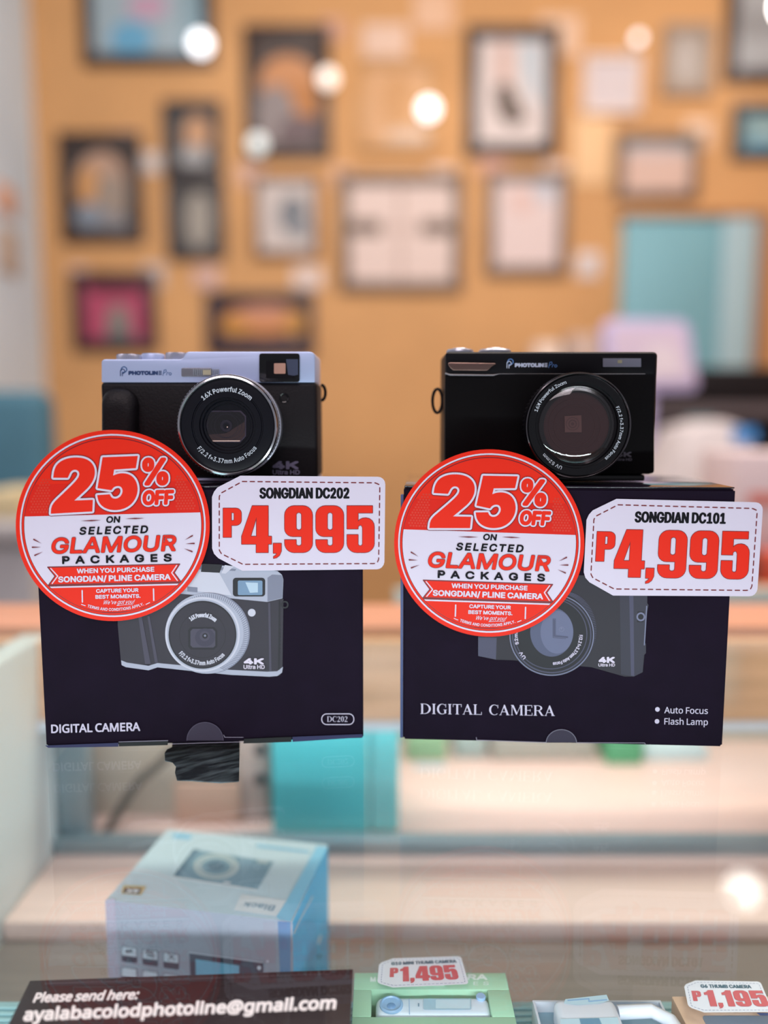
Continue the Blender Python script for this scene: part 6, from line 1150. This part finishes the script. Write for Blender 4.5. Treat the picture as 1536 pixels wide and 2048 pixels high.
# ---------------------------------------------------------------- picture wall
def frame(label, x0, y0, x1, y1, b, fm, pic, depth=0.025, group='framed pictures on the orange wall'):
    """outer edges in photo pixels on the wall plane; b: moulding width in pixels; pic(art): picture"""
    P = plane_y(WALL_Y - 0.001); a, c = at(x0, y0, WALL_Y), at(x1, y1, WALL_Y)
    root = thing('picture_frame', label, 'picture frame', ((a.x + c.x) / 2, WALL_Y - 0.001, c.z), group)
    bw = b * 3.0 / F_PX; y_f = WALL_Y - depth
    mb = MB()
    zt_, zb_, xl, xr = a.z, c.z, a.x, c.x
    for q in (((xl, y_f, zt_ - bw), (xr, WALL_Y - 0.0005, zt_)), ((xl, y_f, zb_), (xr, WALL_Y - 0.0005, zb_ + bw)), ((xl, y_f, zb_ + bw), (xl + bw, WALL_Y - 0.0005, zt_ - bw)), ((xr - bw, y_f, zb_ + bw), (xr, WALL_Y - 0.0005, zt_ - bw))):
        mb.box(*q, fm, 0.004, 2)
    mb.build('moulding', root)
    art = Art(); pic(art)
    m0 = MB().box((xl + bw * .9, WALL_Y - 0.010, zb_ + bw * .9), (xr - bw * .9, WALL_Y - 0.0006, zt_ - bw * .9), art.base)
    m0.art(art, plane_y(WALL_Y - 0.010), 0.0, 0.0003).build('picture', root)
    return root
W = lambda n, c, r=0.55: mat('picture_' + n, tuple(v * 0.93 for v in c), r)
dk = mat('dark_brown_moulding', (52, 38, 36), 0.45); dg = mat('charcoal_moulding', (56, 52, 56), 0.45); br = mat('brown_moulding', (120, 84, 58), 0.45); gb_ = mat('grey_brown_moulding', (112, 92, 78), 0.45)
tan = mat('tan_moulding', (196, 150, 96), 0.45); mar = mat('maroon_moulding', (58, 32, 40), 0.45); pur = mat('aubergine_moulding', (46, 30, 44), 0.45); whf = mat('white_moulding', (232, 212, 200), 0.45); gt_ = mat('grey_tan_moulding', (160, 140, 122), 0.45)
def P(base, *shapes):
    def f(a):
        a.base = base
        for s_ in shapes:
            a.up()
            if s_[0] == 'e': a.fill(ring_pts(s_[1], s_[2], s_[3], s_[4], 32), s_[5])
            elif s_[0] == 'r': a.rect(s_[1], s_[2], s_[3], s_[4], s_[5])
            else: a.fill(s_[1], s_[2])
    return f
frame('large dark frame with a light blue picture at the top left of the wall', 160, -75, 432, 135, 20, dk, P(W('mist_blue', (168, 190, 204)), ('e', 295, 12, 40, 26, W('pink', (206, 168, 196))), ('e', 262, 78, 42, 36, W('sky', (108, 178, 220))), ('r', 365, -50, 410, 118, W('mist_deep', (140, 172, 188)))))
frame('tall dark frame with an orange figure, right of the large light blue picture', 488, 55, 662, 318, 22, dk, P(W('smoke', (84, 72, 70)), ('e', 575, 165, 58, 55, W('apricot', (212, 150, 102))), ('e', 600, 205, 46, 40, W('amber', (196, 130, 70))), ('e', 550, 230, 40, 60, W('dove', (150, 140, 142))), ('e', 600, 270, 46, 40, W('mauve', (110, 92, 98)))))
frame('dark frame with an apricot flame shape, upper of the two stacked dark frames', 326, 205, 446, 352, 16, dg, P(W('slate', (70, 72, 76)), ('e', 394, 268, 28, 38, W('peach', (210, 162, 124))), ('e', 388, 315, 30, 24, W('pale_grey', (176, 178, 182)))))
frame('dark frame with a grey oval, lower of the two stacked dark frames', 334, 356, 452, 520, 18, dg, P(W('dim_slate', (86, 84, 84)), ('e', 398, 440, 26, 56, W('stone', (168, 162, 154)))))
frame('dark frame with an arched orange and grey picture, at the far left of the wall', 118, 268, 290, 486, 24, dk, P(W('char', (64, 58, 58)), ('e', 202, 368, 52, 66, W('clay', (196, 160, 138))), ('e', 176, 375, 22, 42, W('ochre', (216, 158, 96))), ('e', 222, 400, 34, 56, W('taupe', (164, 148, 136))), ('e', 178, 432, 30, 26, W('steel', (136, 150, 168))), ('e', 228, 444, 30, 18, W('steel_grey', (140, 142, 150)))))
frame('thin brown frame with a white picture of a dark bird, left of the window collage', 506, 352, 640, 516, 11, br, P(W('paper', (214, 204, 202)), ('e', 586, 430, 30, 40, W('blue_grey', (122, 128, 138))), ('e', 602, 462, 22, 18, W('blue_grey2', (148, 152, 160)))))
frame('wide grey brown frame with a pale four part collage in the middle of the wall', 678, 348, 924, 584, 20, gb_, P(W('cream_pink', (236, 214, 208)), ('r', 695, 440, 762, 470, W('cocoa', (112, 92, 80))), ('r', 842, 440, 908, 470, W('cocoa', (0, 0, 0))), ('r', 762, 452, 842, 460, W('blush', (206, 180, 172))), ('r', 796, 365, 806, 565, W('blush', (0, 0, 0)))))
frame('tan frame with a pale gold picture above the collage', 716, 122, 874, 304, 14, tan, P(W('pale_gold', (226, 176, 128)), ('e', 795, 200, 34, 54, W('gold', (214, 160, 104))), ('e', 815, 275, 44, 16, W('cream', (226, 200, 180)))))
frame('dark brown frame with a white picture of a dark leaf, upper wall', 932, 56, 1112, 314, 22, dk, P(W('white_paper', (234, 222, 222)), ('p', [(1040, 85), (1082, 85), (1082, 215), (1062, 195), (1045, 150)], W('ice', (200, 214, 228))), ('e', 1008, 130, 16, 60, W('rose', (222, 190, 182))), ('p', [(992, 170), (1020, 165), (1035, 200), (1055, 240), (1025, 252), (1000, 235), (990, 200)], W('umber', (96, 80, 72)))))
frame('small white frame with a blank pale picture in the upper right', 1165, 112, 1278, 232, 9, whf, P(W('pale_lilac', (226, 216, 222))))
frame('small grey tan frame, right of the small white frame', 1326, 52, 1420, 194, 14, gt_, P(W('pebble', (178, 166, 158)), ('e', 1368, 120, 26, 40, W('pebble_light', (192, 184, 180)))))
frame('dark frame with a grey picture at the top right edge of the wall', 1456, -80, 1640, 168, 20, dk, P(W('fog', (172, 176, 182)), ('r', 1480, 20, 1620, 80, W('fog_dark', (150, 152, 156)))))
frame('dark frame with a teal picture at the right edge of the wall', 1464, 210, 1640, 322, 16, dg, P(W('teal', (120, 160, 172)), ('e', 1520, 290, 30, 16, W('sea', (96, 156, 186))), ('e', 1528, 262, 26, 14, W('foam', (164, 192, 196)))))
frame('grey brown frame with a pink picture under a blue sky, above the doorway', 1232, 270, 1392, 402, 16, gb_, P(W('pink_sand', (226, 194, 182)), ('r', 1244, 284, 1384, 304, W('dusk_blue', (150, 176, 190))), ('e', 1310, 304, 56, 12, W('haze', (214, 196, 196)))))
frame('brown frame with a plain white picture, right of the collage', 972, 344, 1132, 552, 18, gb_, P(W('near_white', (236, 216, 216)), ('e', 1090, 382, 22, 26, W('ice2', (206, 210, 224))), ('e', 1045, 405, 22, 22, W('rose2', (232, 198, 192)))))
frame('maroon frame with a magenta picture, lowest at the left of the wall', 144, 545, 318, 702, 22, mar, P(W('magenta', (190, 76, 112)), ('e', 232, 575, 60, 14, W('plum', (120, 44, 64))), ('e', 236, 640, 22, 30, W('sage', (140, 140, 132))), ('e', 238, 672, 26, 22, W('sea_grey', (112, 124, 122)))))
frame('wide aubergine frame with a glowing orange picture above the silver topped camera', 412, 585, 630, 712, 18, pur, P(W('night', (70, 46, 50)), ('e', 525, 640, 78, 30, W('tangerine', (222, 146, 74))), ('e', 530, 628, 60, 20, W('melon', (214, 150, 120))), ('e', 470, 652, 30, 18, W('orange', (214, 150, 60))), ('e', 590, 645, 22, 26, W('marigold', (208, 150, 70))), ('r', 445, 684, 610, 696, W('plum_grey', (104, 84, 92)))))
# small cards pinned between the frames
cards = [(303, 326, 20, 20, 'pale card pinned right of the frame with the arched picture', (214, 206, 204)), (250, 278, 26, 16, 'pinkish card pinned at the upper right corner of the arched picture', (196, 160, 150)), (158, 548, 18, 16, 'pale pink card pinned above the left corner of the magenta picture', (206, 180, 176)),
         (308, 552, 22, 24, 'grey white card pinned above the right corner of the magenta picture', (198, 184, 180)), (414, 556, 26, 20, 'pinkish card pinned above the left corner of the glowing orange picture', (212, 176, 168)), (615, 556, 30, 22, 'white card pinned above the right corner of the glowing orange picture', (222, 204, 198)),
         (502, 350, 26, 24, 'pale pink card pinned below the tall frame with the orange figure', (218, 178, 160)), (684, 355, 20, 20, 'pale pink card pinned at the upper left corner of the collage', (216, 178, 158)), (664, 60, 24, 22, 'pink card pinned beside the top of the tall frame with the orange figure', (206, 160, 140)),
         (770, 82, 46, 34, 'long pale card pinned above the tan frame', (226, 196, 178)), (1118, 72, 40, 40, 'pale card pinned right of the dark leaf picture', (232, 198, 172)), (885, 355, 24, 22, 'white card pinned at the upper right corner of the collage', (228, 206, 198)),
         (985, 335, 26, 18, 'pinkish card pinned above the left corner of the plain white picture', (222, 170, 150)), (1110, 352, 24, 26, 'white card pinned at the upper right corner of the plain white picture', (228, 206, 198)), (1176, 530, 24, 26, 'pale grey card pinned alone left of the doorway', (214, 204, 204)),
         (1396, 268, 26, 28, 'pale card pinned beside the pink picture above the doorway', (226, 196, 172)), (1185, 300, 36, 70, 'long cream card pinned left of the pink picture', (236, 196, 150)), (868, 20, 40, 40, 'pale pinkish card pinned at the top of the wall left of the leaf picture', (226, 186, 156))]
for (cx, cy, hw, hh, lb, col) in cards:
    a, c = at(cx - hw, cy - hh, WALL_Y), at(cx + hw, cy + hh, WALL_Y)
    o = MB().box((a.x, WALL_Y - 0.006, c.z), (c.x, WALL_Y - 0.0005, a.z), mat('card_%d_%d_%d' % col, col, 0.6), 0.0015).build('wall_card', None, ((a.x + c.x) / 2, WALL_Y - 0.0005, c.z))
    tag(o, lb, 'card', 'small cards pinned to the orange wall')
# picture cards on the grey side wall
def side_card(label, px, py0, py1, wpx, col):
    d = ray(px, py0); t = (XL - CAM.x) / d.x; p = CAM + d * t
    d = ray(px, py1); q = CAM + d * t
    o = MB().box((XL + 0.0005, p.y - 0.06, q.z), (XL + 0.012, p.y + 0.07, p.z), mat('side_' + label.split()[0], col, 0.6), 0.002).build('wall_card', None, (XL, p.y, q.z))
    tag(o, label, 'card')
side_card('peach card on the grey side wall, upper of two', 6, 370, 425, 20, (226, 176, 150))
side_card('beige card on the grey side wall, lower of two', 8, 455, 545, 20, (196, 178, 164))

# glowing globes added in place of light reflections between the pictures
REFLECTION_SPOTS = [(401, 87, 0.036, (0.96, 0.96, 1.0), 2.6, 'bright white globe added for a reflection at the corner of the large light blue picture'), (656, 157, 0.032, (1.0, 0.84, 0.72), 1.3, 'dim warm globe added for a reflection beside the tall frame with the orange figure'),
         (857, 218, 0.034, (0.97, 0.97, 1.0), 2.6, 'bright white globe added for a reflection in front of the tan frame'), (515, 288, 0.032, (0.66, 0.78, 0.78), 0.9, 'dim greenish grey globe added for a reflection at the lower corner of the tall frame'),
         (1277, 76, 0.016, (0.95, 0.95, 1.0), 2.0, 'small pale globe added for a reflection above the small white frame')]
lamp_metal = mat('lamp_stem', (190, 186, 180), 0.3, metal=0.8)
for i, (px, py, r, col, e, lb) in enumerate(REFLECTION_SPOTS):
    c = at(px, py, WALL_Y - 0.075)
    L = thing('reflection_globe', lb, 'lamp', (c.x, WALL_Y - 0.001, c.z), 'globes added for light reflections on the picture wall')
    m = bpy.data.materials.new('spot_glow_' + 'abcde'[i]); m.use_nodes = True; b = m.node_tree.nodes['Principled BSDF']
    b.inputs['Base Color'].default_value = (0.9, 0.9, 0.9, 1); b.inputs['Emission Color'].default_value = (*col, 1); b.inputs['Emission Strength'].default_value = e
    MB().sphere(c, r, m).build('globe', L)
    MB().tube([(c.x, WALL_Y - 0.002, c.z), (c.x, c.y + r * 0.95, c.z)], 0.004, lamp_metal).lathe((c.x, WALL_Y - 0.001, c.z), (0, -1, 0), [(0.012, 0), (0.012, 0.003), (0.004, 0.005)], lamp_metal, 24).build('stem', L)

# pendant globe by the picture wall: its mirror image shows in the counter glass
g = on_z(1487, 1776, 0.0); d = g - CAM; d = Vector((d.x, d.y, -d.z)); p = g + d * ((2.66 - g.y) / d.y)
PL = thing('pendant_lamp', 'white globe pendant lamp hanging near the picture wall, mirrored in the counter glass', 'lamp', (p.x, p.y, 2.0))
m = bpy.data.materials.new('pendant_glow'); m.use_nodes = True; b = m.node_tree.nodes['Principled BSDF']
b.inputs['Emission Color'].default_value = (1.0, 0.95, 0.9, 1); b.inputs['Emission Strength'].default_value = 14
MB().sphere(p, 0.055, m).build('globe', PL)
MB().tube([(p.x, p.y, 1.9995), (p.x, p.y, p.z + 0.05)], 0.006, lamp_metal).lathe((p.x, p.y, 1.9995), (0, 0, -1), [(0.05, 0), (0.05, 0.01), (0.01, 0.025)], lamp_metal, 24).build('stem', PL)

# ---------------------------------------------------------------- things in the room behind the counter
# desk at the right with printer, monitor and bags
dz = 0.045
desk_m = wood('desk_wood', (196, 150, 116), 0.1)
xa = at(1150, 900, 2.0).x
D = thing('desk', 'pale wood desk under the black printer at the right', 'desk', (1.2, 2.2, -0.95))
MB().box((xa, 1.25, dz - 0.03), (XR - 0.02, 2.85, dz), mat('desk_top_pale', (204, 196, 190), 0.5), 0.004).build('desk_top', D)
for x in (xa + 0.03, XR - 0.1):
    for y in (1.3, 2.75): MB().box((x, y, -0.9499), (x + 0.05, y + 0.05, dz - 0.03), desk_m, 0.003).build('leg', D)
MB().box((xa + 0.08, 2.70, -0.5), (XR - 0.1, 2.72, dz - 0.03), desk_m).build('back_panel', D)
blk = mat('printer_black', (16, 10, 14), 0.5, spec=0.25); gry = mat('printer_grey', (84, 74, 78), 0.45)
PR = thing('printer', 'wide black printer standing on the desk at the right', 'printer', (1.1, 2.2, dz))
def bxp(px0, py0, px1, py1, y, dep, m, r=0.004): a, c = at(px0, py0, y), at(px1, py1, y); return MB().box((a.x, y, c.z), (c.x, y + dep, a.z), m, r)
bxp(1285, 734, 1760, 808, 2.2, 0.45, blk, 0.012).build('printer_body', PR)
bxp(1290, 808, 1760, 834, 2.18, 0.45, gry, 0.006).build('paper_guide', PR)
za = at(1300, 834, 2.2).z
a = at(1285, 834, 2.22); c = at(1362, 834, 2.22); MB().prism([(a.x, 2.22, za - .0005), (c.x + 0.02, 2.22, za - .0005), (c.x - 0.03, 2.22, dz + 0.0005), (a.x, 2.22, dz + 0.0005)], (0, 0.3, 0), blk, 0.004).build('printer_foot', PR)
a = at(1508, 834, 2.22); MB().box((a.x, 2.22, dz + 0.0005), (a.x + 0.3, 2.5, za - .0005), blk, 0.01).build('printer_foot', PR)
MN = thing('monitor', 'pale lilac screen with a blue violet edge in front of the black printer', 'monitor', (at(1300, 780, 1.9).x, 1.9, dz))
mv = mat('violet_bezel', (176, 166, 206), 0.4); ms = mat('lilac_screen', (196, 180, 200), 0.4); msb = mat('lilac_screen_pale', (206, 194, 204), 0.4)
def mp(px, py, dy=0.0): p = at(px, py, 1.9); return Vector((p.x, 1.9 + dy, p.z))
MB().prism([mp(*p) for p in ((1206, 652), (1222, 638), (1366, 640), (1380, 655), (1398, 770), (1388, 782), (1220, 786), (1208, 775))], (0, 0.03, 0), mv, 0.004).build('bezel', MN)
MB().prism([mp(*p, -0.002) for p in ((1222, 652), (1364, 652), (1386, 762), (1225, 766))], (0, 0.0015, 0), ms).add([mp(*p, -0.0024) for p in ((1290, 690), (1350, 690), (1366, 750), (1290, 752))], [[0, 1, 2, 3]], msb).build('screen', MN)
b0 = mp(1290, 784); MB().box((b0.x - 0.03, 1.915, dz + 0.012), (b0.x + 0.03, 1.93, b0.z), mv, 0.003).box((b0.x - 0.10, 1.87, dz + 0.0005), (b0.x + 0.10, 2.02, dz + 0.012), mv, 0.004).build('stand', MN)
def room_box(name, label, cat, px0, py0, px1, py1, y, dep, col, zbot=None, r=0.004, rough=0.6):
    a, c = at(px0, py0, y), at(px1, py1, y); zb_ = c.z if zbot is None else zbot
    return tag(MB().box((a.x, y, zb_), (c.x, y + dep, a.z), mat('room_%d_%d_%d' % col, col, rough), r).build(name, None, ((a.x + c.x) / 2, y, zb_)), label, cat)
room_box('carton', 'grey carton on the desk left of the lilac screen', 'carton', 1140, 668, 1204, 800, 2.25, 0.12, (176, 152, 140), dz + 0.0005)
room_box('paper_roll', 'white paper roll standing on the desk behind the black camera', 'paper roll', 1072, 685, 1132, 800, 2.55, 0.1, (224, 204, 192), dz + 0.0005)
BG = thing('paper_bag', 'pale grey bag with a blue label in front of the black printer', 'bag', (at(1420, 950, 1.6).x, 1.6, dz))
a, c = at(1352, 852, 1.6), at(1500, 852, 1.6)
bgm = mat('pale_grey_bag', (206, 198, 200), 0.6, noise=(9, 0.08))
MB().prism([(a.x - 0.02, 1.6, dz + 0.0005), (c.x + 0.0, 1.6, dz + 0.0005), (c.x + 0.01, 1.6, a.z - 0.01), (a.x + 0.10, 1.6, a.z + 0.012), (a.x + 0.03, 1.6, a.z - 0.005)], (0, 0.18, 0), bgm, 0.006).build('bag_body', BG)
a, c = at(1466, 855, 1.597), at(1512, 884, 1.597); MB().box((a.x, 1.5955, c.z), (c.x, 1.5985, a.z), mat('blue_label', (70, 138, 206), 0.5)).build('label', BG)
a, c = at(1425, 905, 1.597), at(1448, 925, 1.597); MB().box((a.x, 1.5965, max(c.z, dz + .002)), (c.x, 1.5985, max(a.z, dz + .012)), mat('pinkish_label', (176, 150, 150), 0.5)).build('label', BG)
# counter at the right with a white carton and an orange packet
CR = thing('side_counter', 'wood counter at the right behind the glass case', 'counter', (0.9, 1.1, -0.95))
sx0 = at(1478, 1175, 1.0).x; zc_ = at(1500, 1172, 1.0).z
MB().box((sx0 - 0.12, 1.0, zc_ - 0.03), (1.4, 1.2, zc_), wood('counter_wood', (226, 172, 132), 0.08), 0.003).build('counter_top', CR)
MB().box((sx0 - 0.10, 1.02, -0.9499), (1.38, 1.19, zc_ - 0.03), mat('counter_front', (190, 158, 136), 0.6)).build('counter_body', CR)
wc = room_box('carton', 'white carton with a red band on the right counter', 'carton', 1474, 905, 1640, 1172, 1.05, 0.12, (226, 206, 208), zc_ + 0.0005)
a, c = at(1498, 985, 1.049), at(1640, 1012, 1.049)
MB().box((a.x, 1.0485, c.z), (c.x, 1.0498, a.z), mat('pink_red_band', (226, 140, 128), 0.5)).build('band', wc)
room_box('packet', 'orange red packet leaning in front of the white carton at the right edge', 'packet', 1520, 1104, 1640, 1172, 1.01, 0.02, (222, 92, 66), zc_ + 0.0005)
room_box('packet', 'dark brown packet in front of the white carton, left of the orange red packet', 'packet', 1470, 1098, 1518, 1172, 1.012, 0.02, (112, 84, 74), zc_ + 0.0005)

# left: teal chair behind a pale counter
CH = thing('chair', 'teal padded chair at the far left behind the pale side counter', 'chair', (-0.92, 1.75, -0.95))
tealc = mat('teal_upholstery', (66, 112, 132), 0.7, noise=(6, 0.15)); chl = mat('chair_metal', (80, 80, 86), 0.4, metal=0.6)
a = at(84, 780, 1.6); z0 = at(0, 960, 1.6).z
MB().box((a.x - 0.48, 1.6, -0.30), (a.x, 1.68, a.z), tealc, 0.03, 4).build('backrest', CH)
MB().box((a.x - 0.50, 1.68, -0.42), (a.x + 0.02, 2.15, -0.32), tealc, 0.03, 4).build('seat', CH)
for x in (a.x - 0.47, a.x - 0.03):
    for y in (1.70, 2.10): MB().tube([(x, y, -0.42), (x, y, -0.9495)], 0.014, chl, 10).build('leg', CH)
CL = thing('side_counter', 'pale grey counter at the far left in front of the teal chair', 'counter', (-0.8, 1.2, -0.95))
zl = at(20, 1050, 1.15).z; xr_ = at(64, 1120, 1.15).x
MB().box((-1.28, 1.15, zl - 0.03), (xr_, 1.5, zl), mat('grey_counter_top', (176, 174, 176), 0.5), 0.003).build('counter_top', CL)
MB().box((-1.27, 1.17, -0.9499), (xr_ - 0.01, 1.49, zl - 0.03), mat('pale_counter_front', (204, 204, 206), 0.6)).build('counter_body', CL)
room_box('carton', 'pale yellow carton on the left side counter', 'carton', -60, 985, 40, 1052, 1.22, 0.15, (206, 190, 150), zl + 0.0005)
